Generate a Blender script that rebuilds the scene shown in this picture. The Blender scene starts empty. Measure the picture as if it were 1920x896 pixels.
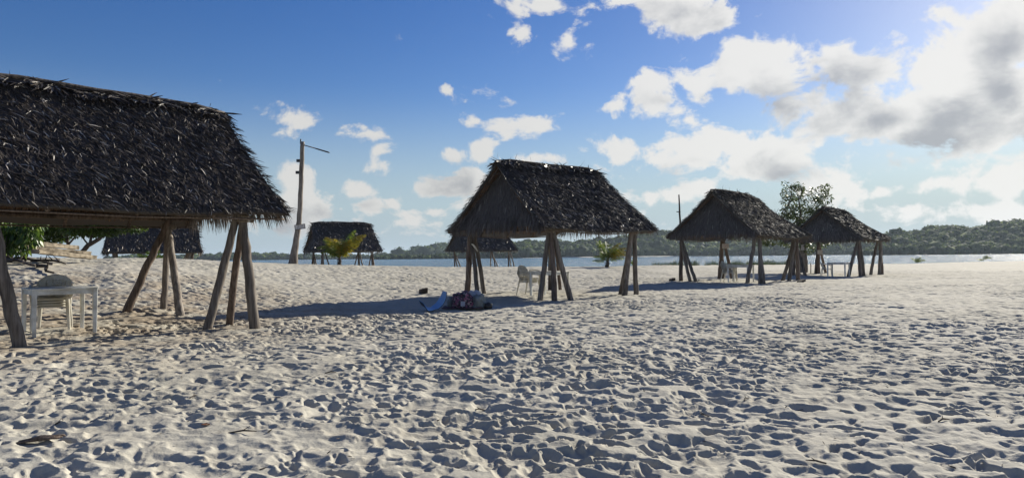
import bpy, math, random
import numpy as np
from mathutils import Vector, Matrix

random.seed(7)
RNG = np.random.default_rng(7)
sc = bpy.context.scene
COL = sc.collection
R = math.radians

# ------------------------------------------------------------------ camera
CAM_Z = 1.2
cd = bpy.data.cameras.new('camera'); cam = bpy.data.objects.new('camera', cd); COL.objects.link(cam)
cd.sensor_width = 36.0; cd.lens = 24.0; cd.clip_start = 0.05; cd.clip_end = 20000
CAMM = Matrix.Rotation(R(90 + 1.477), 4, 'X') @ Matrix.Rotation(R(-0.573), 4, 'Z')
cam.matrix_world = Matrix.Translation((0, 0, CAM_Z)) @ CAMM
sc.camera = cam

# ------------------------------------------------------------------ light
SUN_AZ, SUN_EL = 42.0, 23.0          # degrees right of the view axis (+Y), above horizon
sdir = Vector((math.sin(R(SUN_AZ)) * math.cos(R(SUN_EL)), math.cos(R(SUN_AZ)) * math.cos(R(SUN_EL)), math.sin(R(SUN_EL))))
sl = bpy.data.lights.new('sun', 'SUN'); sl.energy = 5.0; sl.angle = R(0.55); sl.color = (1.0, 0.935, 0.80)
so = bpy.data.objects.new('sun', sl); COL.objects.link(so)
so.rotation_euler = (-sdir).to_track_quat('-Z', 'Y').to_euler(); so.location = (0, 0, 60)

sc.view_settings.view_transform = 'Standard'; sc.view_settings.look = 'None'
sc.view_settings.exposure = 0.75; sc.view_settings.gamma = 1.0
sc.view_settings.use_curve_mapping = False
cy = sc.cycles
cy.max_bounces = 6; cy.diffuse_bounces = 3; cy.glossy_bounces = 3; cy.transmission_bounces = 3
cy.volume_bounces = 0; cy.transparent_max_bounces = 6
cy.use_denoising = True; cy.sample_clamp_direct = 14.0; cy.sample_clamp_indirect = 2.5
cy.caustics_reflective = False; cy.caustics_refractive = False

def ray(px, py):
    """direction through a photo pixel (1920x896)"""
    return CAMM.to_3x3() @ Vector(((px - 960) / 1280.0, (448 - py) / 1280.0, -1))
def at(px, py, Y):
    """world point seen at a photo pixel, at depth Y"""
    d = ray(px, py); return Vector((0, 0, CAM_Z)) + d * (Y / d.y)
def gx(px, Y):
    return (px - 960) / 1280.0 * Y

# ------------------------------------------------------------------ node helpers
class NT:
    def __init__(s, tree): s.t = tree; s.n = tree.nodes; s.l = tree.links
    def new(s, typ, **kw):
        n = s.n.new(typ)
        for k, v in kw.items(): setattr(n, k, v)
        return n
    def put(s, sock, v):
        if hasattr(v, 'is_output') or isinstance(v, bpy.types.NodeSocket): s.l.new(v, sock)
        else: sock.default_value = v
    def math(s, op, a, b=0.0, clamp=False, c=None):
        n = s.new('ShaderNodeMath', operation=op, use_clamp=clamp)
        s.put(n.inputs[0], a); s.put(n.inputs[1], b)
        if c is not None: s.put(n.inputs[2], c)
        return n.outputs[0]
    def vmath(s, op, a, b=(0, 0, 0)):
        n = s.new('ShaderNodeVectorMath', operation=op)
        s.put(n.inputs[0], a); s.put(n.inputs[1], b)
        return n.outputs['Value'] if op in ('LENGTH', 'DOT_PRODUCT', 'DISTANCE') else n.outputs[0]
    def mix(s, f, a, b):
        n = s.new('ShaderNodeMix', data_type='RGBA'); n.clamp_factor = True
        s.put(n.inputs[0], f)
        s.put(n.inputs[6], a if not isinstance(a, tuple) else (*a[:3], 1))
        s.put(n.inputs[7], b if not isinstance(b, tuple) else (*b[:3], 1))
        return n.outputs[2]
    def noise(s, vec, scale, detail=3, rough=0.55, dim='3D', dist=0.0):
        n = s.new('ShaderNodeTexNoise', noise_dimensions=dim)
        if vec is not None: s.put(n.inputs['Vector'], vec)
        n.inputs['Scale'].default_value = scale; n.inputs['Detail'].default_value = detail
        n.inputs['Roughness'].default_value = rough; n.inputs['Distortion'].default_value = dist
        return n.outputs['Fac']
    def smooth(s, v, a, b, lo=0.0, hi=1.0):
        n = s.new('ShaderNodeMapRange', interpolation_type='SMOOTHSTEP')
        s.put(n.inputs[0], v)
        for i, q in enumerate((a, b, lo, hi)): n.inputs[i + 1].default_value = q
        return n.outputs[0]
    def bump(s, h, strength, dist):
        n = s.new('ShaderNodeBump'); s.put(n.inputs['Height'], h)
        n.inputs['Strength'].default_value = strength; n.inputs['Distance'].default_value = dist
        return n.outputs[0]

def newmat(name):
    m = bpy.data.materials.new(name); m.use_nodes = True
    nt = NT(m.node_tree); b = m.node_tree.nodes['Principled BSDF']
    return m, nt, b

# ------------------------------------------------------------------ sky with clouds (world)
w = bpy.data.worlds.new('World'); sc.world = w; w.use_nodes = True
nt = NT(w.node_tree); bg = w.node_tree.nodes['Background']
SKY_STRENGTH = 0.05
sky = nt.new('ShaderNodeTexSky', sky_type='NISHITA'); sky.sun_disc = False
sky.sun_elevation = R(SUN_EL); sky.sun_rotation = R(SUN_AZ)
sky.air_density = 1.0; sky.dust_density = 0.25; sky.ozone_density = 2.0; sky.altitude = 0
tc = nt.new('ShaderNodeTexCoord'); D = tc.outputs['Generated']
sep = nt.new('ShaderNodeSeparateXYZ'); nt.put(sep.inputs[0], D)
az = nt.math('ARCTAN2', sep.outputs[0], sep.outputs[1])
el = nt.math('ARCSINE', sep.outputs[2])
cmb = nt.new('ShaderNodeCombineXYZ'); nt.put(cmb.inputs[0], az); nt.put(cmb.inputs[1], el)
UV = cmb.outputs[0]
def px_dir(px, py):
    d = ray(px, py).normalized(); return math.atan2(d.x, d.y), math.asin(d.z)
# cumulus groups: centre, half-size (photo degrees via pixels), weight
CL = [(1270, 178, 105, 58, 1.15), (1255, 205, 70, 30, .9), (1420, 160, 110, 75, 1.2), (1470, 205, 130, 60, 1.1), (1585, 132, 100, 70, 1.25), (1590, 215, 150, 70, 1.2),
      (1730, 235, 130, 68, 1.15), (1810, 130, 115, 95, 1.25), (1900, 170, 110, 130, 1.3), (1870, 65, 80, 60, 1.1), (1850, 240, 140, 70, 1.1),
      (1180, 290, 95, 38, 1.1), (1270, 305, 120, 50, 1.2), (1360, 262, 50, 40, 1.0), (1440, 310, 150, 66, 1.2), (1550, 330, 90, 60, 1.1),
      (1690, 305, 110, 38, 1.0), (1760, 345, 130, 22, .8), (1880, 320, 100, 50, 1.0), (1225, 365, 90, 30, .9),
      (1270, 14, 125, 50, 1.25), (1170, 0, 60, 25, .8), (1012, 10, 62, 28, .95), (1068, 72, 32, 30, .95), (1106, 84, 26, 26, .9), (972, 68, 28, 24, .75),
      (970, 232, 62, 26, .95), (884, 222, 18, 16, .6), (902, 178, 36, 20, .75), (910, 284, 26, 22, .85), (1030, 297, 62, 18, 1.0), (958, 190, 26, 18, .6),
      (718, 314, 46, 24, .95), (655, 252, 75, 20, .7), (570, 240, 44, 24, .6), (545, 330, 42, 22, .7), (838, 170, 14, 10, .6), (716, 283, 28, 16, .5),
      (835, 352, 85, 28, 1.0), (595, 392, 48, 36, .95), (675, 362, 42, 22, .95), (625, 428, 90, 24, .75), (775, 412, 50, 30, .85), (860, 385, 60, 18, .6), (690, 385, 50, 20, .7),
      (430, 415, 70, 26, .7), (845, 292, 26, 14, .7), (1530, 270, 60, 40, 1.0), (545, 375, 24, 20, .5),
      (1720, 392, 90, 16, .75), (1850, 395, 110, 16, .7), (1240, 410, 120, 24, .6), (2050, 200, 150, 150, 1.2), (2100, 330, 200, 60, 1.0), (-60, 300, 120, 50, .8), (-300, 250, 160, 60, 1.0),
      (700, 395, 28, 12, .7), (735, 382, 26, 14, .7), (575, 412, 34, 14, .75), (640, 392, 26, 12, .7), (815, 398, 36, 16, .8), (765, 436, 60, 10, .6), (650, 445, 50, 9, .6), (880, 330, 30, 14, .8), (790, 352, 30, 16, .85), (500, 400, 26, 14, .7), (1160, 195, 26, 20, .55), (1080, 40, 30, 18, .5)]
# shaded bellies of the thick clouds
CORE = [(1447, 195, 75, 38, 1.0), (1582, 185, 80, 68, 1.1), (1645, 225, 70, 26, .9), (1745, 268, 95, 30, 1.0), (1800, 212, 85, 42, 1.0), (1875, 175, 55, 45, .9), (1885, 95, 40, 35, .6), (1480, 328, 75, 28, .9), (1270, 332, 45, 16, .7),
        (1275, 28, 70, 16, .5), (845, 358, 60, 22, .4), (605, 400, 36, 16, .7), (1690, 308, 50, 14, .6), (680, 385, 30, 12, .5), (530, 232 + 195, 50, 14, .5), (1990, 240, 110, 60, 1.0), (1250, 190, 40, 16, .5)]
AROUND = [(-85, 26, 18, 7, .9), (-140, 24, 18, 7, .9), (170, 34, 20, 8, .9), (120, 30, 18, 8, .9), (75, 24, 16, 8, 1.0), (-20, 64, 26, 6, .8), (100, 62, 26, 7, .8)]   # (azimuth, elevation) of unseen clouds, added to brighten and neutralise the fill light
def ellipses(lst, gain, edge, soft, extra=()):
    mask = None
    for (a_, e_, ra_, re_, wt) in extra:
        d = nt.vmath('MULTIPLY', nt.vmath('SUBTRACT', UV, (R(a_), R(e_), 0)), (1 / R(ra_), 1 / R(re_), 0))
        v = nt.math('MULTIPLY', nt.math('SUBTRACT', edge, nt.vmath('LENGTH', d)), wt * gain)
        mask = v if mask is None else nt.math('SMOOTH_MAX', mask, v, c=soft)
    for (px, py, rx, ry, wt) in lst:
        a0, e0 = px_dir(px, py)
        c2 = math.cos(a0) ** 2 if px < 1920 else .5
        ru = rx / 1280.0 * c2 * 1.05; rv = ry / 1280.0 * math.cos(a0) * 1.05
        d = nt.vmath('MULTIPLY', nt.vmath('SUBTRACT', UV, (a0, e0, 0)), (1 / ru, 1 / rv, 0))
        v = nt.math('MULTIPLY', nt.math('SUBTRACT', edge, nt.vmath('LENGTH', d)), wt * gain)
        mask = v if mask is None else nt.math('SMOOTH_MAX', mask, v, c=soft)
    return nt.math('MINIMUM', nt.math('MAXIMUM', mask, -.8), .75)
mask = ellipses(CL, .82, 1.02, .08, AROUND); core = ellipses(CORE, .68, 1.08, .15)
# stretch noise a little towards the horizon
P1 = nt.vmath('MULTIPLY', D, (1, 1, 1.35))
n1 = nt.noise(P1, 11.5, 10, .61, dist=.25)
n2 = nt.noise(nt.vmath('ADD', P1, (sdir.x * .018, sdir.y * .018, sdir.z * .018 + .012)), 11.5, 6, .58, dist=.25)
dens = nt.math('ADD', mask, nt.math('MULTIPLY', nt.math('SUBTRACT', n1, .53), 4.6))
alpha = nt.smooth(dens, -0.08, 0.40)
dens2 = nt.math('ADD', core, nt.math('MULTIPLY', nt.math('SUBTRACT', n2, .5), 3.0))
thick = nt.smooth(dens2, -.25, 1.0)
ccol = nt.mix(thick, (10.4, 10.25, 9.9), (4.9, 5.1, 5.4))
# brighter next to the sun
sd = nt.vmath('DOT_PRODUCT', D, tuple(sdir))
glow = nt.smooth(sd, .62, 1.0, 0.0, 1.0)
ccol2 = nt.vmath('MULTIPLY', ccol, (1, 1, 1))
gl = nt.math('ADD', nt.math('MULTIPLY', glow, .18), .82)
gv = nt.new('ShaderNodeCombineXYZ'); [nt.put(gv.inputs[i], gl) for i in range(3)]
ccol2 = nt.vmath('MULTIPLY', ccol2, gv.outputs[0])
# low horizon veil (thin far cloud)
veil = nt.math('MULTIPLY', nt.smooth(sep.outputs[2], 0.25, 0.01), .96)
hs = nt.new('ShaderNodeHueSaturation'); nt.put(hs.inputs['Color'], sky.outputs[0]); hs.inputs['Saturation'].default_value = 1.40; hs.inputs['Value'].default_value = 1.16; hs.inputs['Hue'].default_value = .519
skyc = nt.mix(veil, hs.outputs[0], (4.9, 6.1, 7.0))
fin = nt.mix(nt.math('MULTIPLY', alpha, .94), skyc, ccol2)
nt.put(bg.inputs[0], fin); bg.inputs[1].default_value = SKY_STRENGTH

# ------------------------------------------------------------------ object helpers
def tag(o, label=None, cat=None, group=None, kind=None):
    if label: o['label'] = label
    if cat: o['category'] = cat
    if group: o['group'] = group
    if kind: o['kind'] = kind
    return o
def thing(name, loc, label, cat, rz=0.0, group=None):
    o = bpy.data.objects.new(name, None); COL.objects.link(o); o.empty_display_size = .2
    o.location = loc; o.rotation_euler = (0, 0, rz)
    return tag(o, label, cat, group)
def mesh_np(name, verts, faces, mat=None, parent=None, smooth=False, loc=None):
    """verts (n,3) array, faces list of tuples or (m,k) array"""
    me = bpy.data.meshes.new(name)
    verts = np.asarray(verts, np.float32)
    if isinstance(faces, np.ndarray):
        m, k = faces.shape
        me.vertices.add(len(verts)); me.vertices.foreach_set('co', verts.ravel())
        me.loops.add(m * k); me.loops.foreach_set('vertex_index', faces.astype(np.int32).ravel())
        me.polygons.add(m); me.polygons.foreach_set('loop_start', np.arange(0, m * k, k, dtype=np.int32))
        me.update(calc_edges=True)
    else:
        me.from_pydata([tuple(map(float, v)) for v in verts], [], [tuple(int(i) for i in f) for f in faces])
    if smooth:
        me.polygons.foreach_set('use_smooth', np.ones(len(me.polygons), bool))
    if mat: me.materials.append(mat)
    me.update()
    o = bpy.data.objects.new(name, me); COL.objects.link(o)
    if parent: o.parent = parent
    if loc is not None: o.location = loc
    return o
class MB:
    """collects shapes into one mesh"""
    def __init__(s): s.v = []; s.f = []
    def add(s, vs, fs):
        b = len(s.v); s.v += [tuple(v) for v in vs]; s.f += [tuple(b + i for i in f) for f in fs]
    def box(s, c, size, rot=None, taper=1.0):
        hx, hy, hz = size[0] / 2, size[1] / 2, size[2] / 2; vs = []
        for z, t in ((-hz, taper), (hz, 1.0)):
            for x, y in ((-hx, -hy), (hx, -hy), (hx, hy), (-hx, hy)):
                p = Vector((x * t, y * t, z))
                if rot is not None: p = rot @ p
                vs.append(p + Vector(c))
        s.add(vs, [(0, 3, 2, 1), (4, 5, 6, 7), (0, 1, 5, 4), (1, 2, 6, 5), (2, 3, 7, 6), (3, 0, 4, 7)])
    def tube(s, pts, rad, sides=8, wob=0.0, flat=1.0, seg=1):
        pts = [Vector(p) for p in pts]
        if not hasattr(rad, '__len__'): rad = [rad] * len(pts)
        if seg > 1:
            np_, nr = [], []
            for i in range(len(pts) - 1):
                for k in range(seg):
                    t = k / seg; np_.append(pts[i].lerp(pts[i + 1], t)); nr.append(rad[i] * (1 - t) + rad[i + 1] * t)
            pts, rad = np_ + [pts[-1]], nr + [rad[-1]]
        vs, fs = [], []; up = None
        for i, p in enumerate(pts):
            d = (pts[min(i + 1, len(pts) - 1)] - pts[max(i - 1, 0)]).normalized()
            if up is None:
                up = Vector((0, 0, 1)) if abs(d.z) < .9 else Vector((0, 1, 0))
            sx = d.cross(up).normalized(); up = sx.cross(d).normalized()
            off = Vector((random.gauss(0, wob), random.gauss(0, wob), 0))
            for k in range(sides):
                a = 2 * math.pi * k / sides
                r = rad[i] * (1 + (random.uniform(-.06, .06) if wob else 0))
                vs.append(p + off + sx * math.cos(a) * r + up * math.sin(a) * r * flat)
        n = len(pts)
        for i in range(n - 1):
            for k in range(sides):
                k2 = (k + 1) % sides
                fs.append((i * sides + k, i * sides + k2, (i + 1) * sides + k2, (i + 1) * sides + k))
        fs.append(tuple(range(sides))[::-1]); fs.append(tuple((n - 1) * sides + k for k in range(sides)))
        s.add(vs, fs)
    def build(s, name, mat, parent=None, smooth=False, loc=None):
        o = mesh_np(name, s.v, s.f, mat, parent, smooth, loc)
        return o
def bevel(o, w=0.004, seg=2):
    m = o.modifiers.new('bevel', 'BEVEL'); m.width = w; m.segments = seg; m.limit_method = 'ANGLE'; m.angle_limit = R(40)
    return o
def nrm(a): return a / np.maximum(np.linalg.norm(a, axis=1, keepdims=True), 1e-9)
def blades(base, d, n, ln, wd, lift, rng, curl=.0, roll=.6):
    """two-segment leaf strips: base points, directions, surface normals"""
    d = nrm(d); sx = nrm(np.cross(d, n)); nn = np.cross(sx, d)
    r = rng.normal(0, roll, len(d))[:, None]
    sx = sx * np.cos(r) + nn * np.sin(r)
    N = len(d); V = np.zeros((N, 6, 3))
    for i, (t, k) in enumerate(((0, .75), (.55, 1.0), (1.0, .18))):
        c = base + d * (ln * t)[:, None] + nn * (lift * t - curl * t * t)[:, None]
        V[:, 2 * i] = c - sx * (wd * k / 2)[:, None]; V[:, 2 * i + 1] = c + sx * (wd * k / 2)[:, None]
    b = (np.arange(N) * 6)[:, None]
    F = np.concatenate([b + np.array([[0, 1, 3, 2]]), b + np.array([[2, 3, 5, 4]])], 0)
    return V.reshape(-1, 3), F
def leaves(c, d, n, ln, wd, fold=.25):
    """diamond leaves: 4 verts, slightly folded"""
    d = nrm(d); sx = nrm(np.cross(d, n)); nn = np.cross(sx, d); N = len(d)
    V = np.zeros((N, 4, 3))
    V[:, 0] = c; V[:, 2] = c + d * ln[:, None]
    V[:, 1] = c + d * (ln * .45)[:, None] + sx * (wd / 2)[:, None] + nn * (wd * fold)[:, None]
    V[:, 3] = c + d * (ln * .45)[:, None] - sx * (wd / 2)[:, None] + nn * (wd * fold)[:, None]
    b = (np.arange(N) * 4)[:, None]
    F = np.concatenate([b + np.array([[0, 1, 2, 3]])], 0)
    return V.reshape(-1, 3), F
def join_vf(lst):
    vs, fs, o = [], [], 0
    for v, f in lst: vs.append(v); fs.append(f + o); o += len(v)
    return np.concatenate(vs), np.concatenate(fs)

# ------------------------------------------------------------------ materials
def objrand(nt):
    return nt.new('ShaderNodeObjectInfo').outputs['Random']
def mat_thatch(name, c0, c1, c2, rough=.38, trans=0.0, pale=.94, spec=.24):
    m, nt, b = newmat(name)
    g = nt.new('ShaderNodeNewGeometry').outputs['Random Per Island']
    ob = nt.new('ShaderNodeTexCoord').outputs['Object']
    n = nt.noise(ob, 1.4, 3)
    c = nt.mix(g, c0, c1)
    c = nt.mix(nt.smooth(g, pale, 1.0), c, c2)
    c = nt.mix(nt.math('MULTIPLY', nt.smooth(n, .35, .7), .5), c, nt.mix(.5, c1, c0))
    nt.put(b.inputs['Base Color'], c); b.inputs['Roughness'].default_value = rough
    b.inputs['Specular IOR Level'].default_value = spec
    nt.put(b.inputs['Roughness'], nt.math('ADD', nt.math('MULTIPLY', g, .3), rough - .1))
    if trans:
        t = nt.new('ShaderNodeBsdfTranslucent'); nt.put(t.inputs[0], c)
        ms = nt.new('ShaderNodeMixShader'); ms.inputs[0].default_value = trans
        nt.l.new(b.outputs[0], ms.inputs[1]); nt.l.new(t.outputs[0], ms.inputs[2])
        nt.l.new(ms.outputs[0], nt.n['Material Output'].inputs[0])
    return m
M = {}
M['thatch'] = mat_thatch('weathered_palm_thatch', (.024, .020, .018), (.085, .073, .064), (.60, .56, .51), .42, pale=.92)  # some paler leaves, whitened further so their colour imitates sun glints
M['thatch_dry'] = mat_thatch('dry_grey_palm_thatch', (.035, .030, .027), (.13, .115, .10), (.42, .39, .36), .65, pale=.92, spec=.10)
M['thatch_gable'] = mat_thatch('gable_palm_thatch', (.052, .046, .042), (.175, .155, .14), (.36, .33, .30), .65, .08)
M['thatch_far'] = mat_thatch('sea_side_palm_thatch', (.026, .022, .018), (.10, .085, .07), (.62, .57, .50), .40, pale=.90, spec=.3)
M['lining'] = mat_thatch('brown_palm_lining', (.09, .055, .034), (.30, .19, .12), (.36, .27, .18), .8, .25)
def mat_wood(name, a, bcol, rough=.85):
    m, nt, b = newmat(name)
    ob = nt.new('ShaderNodeTexCoord').outputs['Object']
    st = nt.noise(nt.vmath('MULTIPLY', ob, (26, 26, 1.6)), 1.0, 5, .6)
    bl = nt.noise(nt.vmath('MULTIPLY', ob, (3, 3, 1.2)), 1.0, 3)
    r = objrand(nt)
    c = nt.mix(nt.smooth(st, .3, .7), a, bcol)
    c = nt.mix(nt.math('MULTIPLY', nt.smooth(bl, .4, .75), .6), c, tuple(x * .45 for x in a))
    hs = nt.new('ShaderNodeHueSaturation'); nt.put(hs.inputs['Color'], c)
    nt.put(hs.inputs['Value'], nt.math('ADD', nt.math('MULTIPLY', r, .5), .75))
    nt.put(b.inputs['Base Color'], hs.outputs[0]); b.inputs['Roughness'].default_value = rough
    b.inputs['Specular IOR Level'].default_value = .25
    nt.put(b.inputs['Normal'], nt.bump(st, .7, .012))
    return m
M['wood'] = mat_wood('weathered_grey_pole', (.10, .083, .070), (.27, .235, .20))
M['wood_brown'] = mat_wood('brown_pole', (.075, .055, .043), (.20, .155, .125))
M['wood_pale'] = mat_wood('pale_sawn_timber', (.14, .115, .09), (.34, .29, .225))
M['driftwood'] = mat_wood('dark_driftwood', (.035, .028, .024), (.12, .10, .085))
def mat_plain(name, c, rough=.6, var=.12, scale=8, spec=.4, dirt=None):
    m, nt, b = newmat(name)
    ob = nt.new('ShaderNodeTexCoord').outputs['Object']
    n = nt.noise(ob, scale, 4)
    k = nt.mix(nt.smooth(n, .35, .7), c, dirt if dirt else tuple(x * (1 - 2 * var) for x in c))
    nt.put(b.inputs['Base Color'], k); b.inputs['Roughness'].default_value = rough
    b.inputs['Specular IOR Level'].default_value = spec
    nt.put(b.inputs['Normal'], nt.bump(n, .15, .01))
    return m
M['plastic'] = mat_plain('white_plastic', (.82, .80, .73), .42, .06, 7, dirt=(.60, .56, .46))
_p = M['plastic'].node_tree; _b = _p.nodes['Principled BSDF']; _t = _p.nodes.new('ShaderNodeBsdfTranslucent'); _t.inputs[0].default_value = (.72, .66, .50, 1)
_m = _p.nodes.new('ShaderNodeMixShader'); _m.inputs[0].default_value = .28; _p.links.new(_b.outputs[0], _m.inputs[1]); _p.links.new(_t.outputs[0], _m.inputs[2]); _p.links.new(_m.outputs[0], _p.nodes['Material Output'].inputs[0])
M['table'] = mat_plain('white_painted_table', (.78, .78, .73), .55, .08, 6, dirt=(.50, .48, .42))
M['black'] = mat_plain('black_metal', (.02, .02, .022), .45)
M['sign'] = mat_plain('sign_board', (.62, .58, .56), .6, .08, 12)
M['sign_ink'] = mat_plain('sign_ink', (.05, .045, .06), .7)
M['sign_red'] = mat_plain('sign_red_ink', (.22, .07, .06), .7)
def mat_leaf(name, c0, c1, c2, trans=.45, pale=.8, rough=.42, spec=.4):
    m, nt, b = newmat(name)
    g = nt.new('ShaderNodeNewGeometry').outputs['Random Per Island']
    c = nt.mix(g, c0, c1); c = nt.mix(nt.smooth(g, pale, 1.0), c, c2)
    nt.put(b.inputs['Base Color'], c); b.inputs['Roughness'].default_value = rough
    b.inputs['Specular IOR Level'].default_value = spec
    t = nt.new('ShaderNodeBsdfTranslucent'); nt.put(t.inputs[0], nt.mix(.3, c, (.16, .22, .02)))
    ms = nt.new('ShaderNodeMixShader'); ms.inputs[0].default_value = trans
    nt.l.new(b.outputs[0], ms.inputs[1]); nt.l.new(t.outputs[0], ms.inputs[2])
    nt.l.new(ms.outputs[0], nt.n['Material Output'].inputs[0])
    return m
M['leaf_dark'] = mat_leaf('almond_leaves', (.02, .045, .014), (.05, .10, .025), (.10, .15, .03), .35)
M['leaf_bush'] = mat_leaf('bush_leaves', (.025, .06, .014), (.07, .14, .03), (.24, .32, .08), .40, .72, .4, .4)
M['leaf_tree'] = mat_leaf('beach_tree_leaves', (.035, .055, .025), (.08, .11, .045), (.16, .17, .08), .35)
M['frond_green'] = mat_leaf('green_palm_frond', (.06, .11, .02), (.14, .21, .035), (.32, .32, .06), .5, .7)
M['frond_yellow'] = mat_leaf('yellow_palm_frond', (.10, .13, .02), (.42, .27, .03), (.50, .36, .06), .45)
M['reed'] = mat_leaf('reeds', (.035, .05, .03), (.08, .095, .055), (.13, .14, .09), .15, spec=.2)
M['forest'] = mat_leaf('far_forest', (.020, .040, .016), (.046, .084, .026), (.17, .21, .05), .38, .78, .8, .08)

# ------------------------------------------------------------------ terrain
_g = np.random.default_rng(11).random((256, 256))
def vnoise(x, y):
    xi = np.floor(x).astype(int); yi = np.floor(y).astype(int); fx = x - xi; fy = y - yi
    fx = fx * fx * (3 - 2 * fx); fy = fy * fy * (3 - 2 * fy)
    a = _g[xi & 255, yi & 255]; b = _g[(xi + 1) & 255, yi & 255]; c = _g[xi & 255, (yi + 1) & 255]; d = _g[(xi + 1) & 255, (yi + 1) & 255]
    return (a * (1 - fx) + b * fx) * (1 - fy) + (c * (1 - fx) + d * fx) * fy
def fbm(x, y, o=4):
    s = 0; a = .5
    for i in range(o): s = s + a * vnoise(x * 2 ** i + 17 * i, y * 2 ** i + 31 * i); a *= .5
    return s / (1 - .5 ** o)
# beach crest: (photo column, depth, crest height)
CREST = [(-900, 21, 1.5), (-300, 22, 1.45), (60, 23, 1.33), (175, 25, 1.285), (215, 25, 1.29), (300, 27, 1.27), (400, 29, 1.155), (550, 33, .94), (640, 36, .84),
         (720, 38, .745), (850, 41, .60), (1000, 43, .54), (1140, 45, .476), (1250, 50, .46), (1300, 56, .325), (1440, 62, .22), (1500, 66, .17),
         (1700, 72, .03), (1800, 80, .02), (1900, 86, 0.0), (2300, 110, -.02), (4000, 140, -.05)]
_ca = np.array([math.atan2(gx(p, 1), 1) for p, d, z in CREST])
_cr = np.array([d * math.hypot(1, gx(p, 1)) for p, d, z in CREST]); _cz = np.array([z for p, d, z in CREST])
_ra = np.array([math.atan2(gx(p, 1), 1) for p in (-900, 316, 600, 1000, 1300, 4000)]); _rr = np.array([11, 12.3, 17, 27, 38, 45])
def sst(t): t = np.clip(t, 0, 1); return t * t * (3 - 2 * t)
def terrain(x, y):
    x = np.asarray(x, float); y = np.asarray(y, float)
    a = np.arctan2(x, y); r = np.hypot(x, y)
    cr = np.interp(a, _ca, _cr); cz = np.interp(a, _ca, _cz); r0 = np.interp(a, _ra, _rr)
    up = cz * sst((r - r0) / (cr - r0))
    q = r - cr
    down = np.where(q > 0, np.minimum(cz, np.maximum(cz - .085 * q * sst(q / 5), np.where(q < 24, -.30, -.30 - (q - 24) * .07))), up)
    z = np.where(q > 0, down, up)
    z = np.where(np.abs(a) > R(60), up * .6 + .6 * cz * 0, z) if False else z
    z = z - .22 * np.exp(-(r / 5.5) ** 2)
    z = z + (fbm(x * .22, y * .22, 3) - .5) * .10 * np.clip(r / 8, 0, 1) * np.clip((cr - r) / 8, 0, 1)
    return np.maximum(z, -2.5)
def gz(x, y): return float(terrain(np.array([x]), np.array([y]))[0])
def ground_at(px, Y):
    x = gx(px, Y); return Vector((x, Y, gz(x, Y)))

# --- trampled-sand tiles: overlapping scooped prints whose borders meet in crests
def make_tile(size, res, dens, seed, a0=.12, b0=.075):
    rng = np.random.default_rng(seed); n = int(size / res); H = np.zeros((n, n), np.float32) + .012
    for _ in range(int(size * size * dens)):
        cx, cyy = rng.random(2) * size; th = rng.normal(0.2, .75)
        k = rng.lognormal(0, .42); a = a0 * k; b = b0 * k * rng.uniform(.75, 1.25); dep = rng.uniform(.3, 1.0) * .049 * min(k, 1.5)
        m = 2.0 * a; ni = int(m / res) + 1; ci, cj = int(cx / res), int(cyy / res)
        ii = np.arange(ci - ni, ci + ni + 1); jj = np.arange(cj - ni, cj + ni + 1)
        X = (ii * res - cx)[:, None]; Y = (jj * res - cyy)[None, :]
        u = X * math.cos(th) + Y * math.sin(th); v = -X * math.sin(th) + Y * math.cos(th)
        rho = np.sqrt((u / a) ** 2 + (v / b) ** 2) * (1 + .09 * np.sin(3 * np.arctan2(v / b, u / a) + cx * 9) + .05 * np.sin(5 * np.arctan2(v / b, u / a) + cyy * 7))
        rim = .016 * dep / .05 * np.exp(-((rho - 1.12) / .2) ** 2)
        bowl = -dep * np.clip(1 - rho ** 2.2, 0, 1)
        I = np.ix_(ii % n, jj % n); cur = H[I]
        new = np.where(rho < 1.0, np.minimum(cur * .25 + bowl, cur), cur) + rim * .8
        H[I] = np.clip(new, -.085, .04)
    for _ in range(1):   # settle the sand a little
        H = (H * 5 + np.roll(H, 1, 0) + np.roll(H, -1, 0) + np.roll(H, 1, 1) + np.roll(H, -1, 1)) / 9
    return H, size, res
T1 = make_tile(11.3, .0105, 50, 3, .082, .043); T2 = make_tile(7.9, .0095, 66, 5, .062, .034)
def samp(T, x, y, ang):
    H, size, res = T; n = H.shape[0]
    c, s = math.cos(ang), math.sin(ang)
    u = (x * c - y * s) / res; v = (x * s + y * c) / res
    ui = np.floor(u).astype(np.int64); vi = np.floor(v).astype(np.int64); fu = u - ui; fv = v - vi
    ui %= n; vi %= n; u1 = (ui + 1) % n; v1 = (vi + 1) % n
    return (H[ui, vi] * (1 - fu) + H[u1, vi] * fu) * (1 - fv) + (H[ui, v1] * (1 - fu) + H[u1, v1] * fu) * fv
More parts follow.
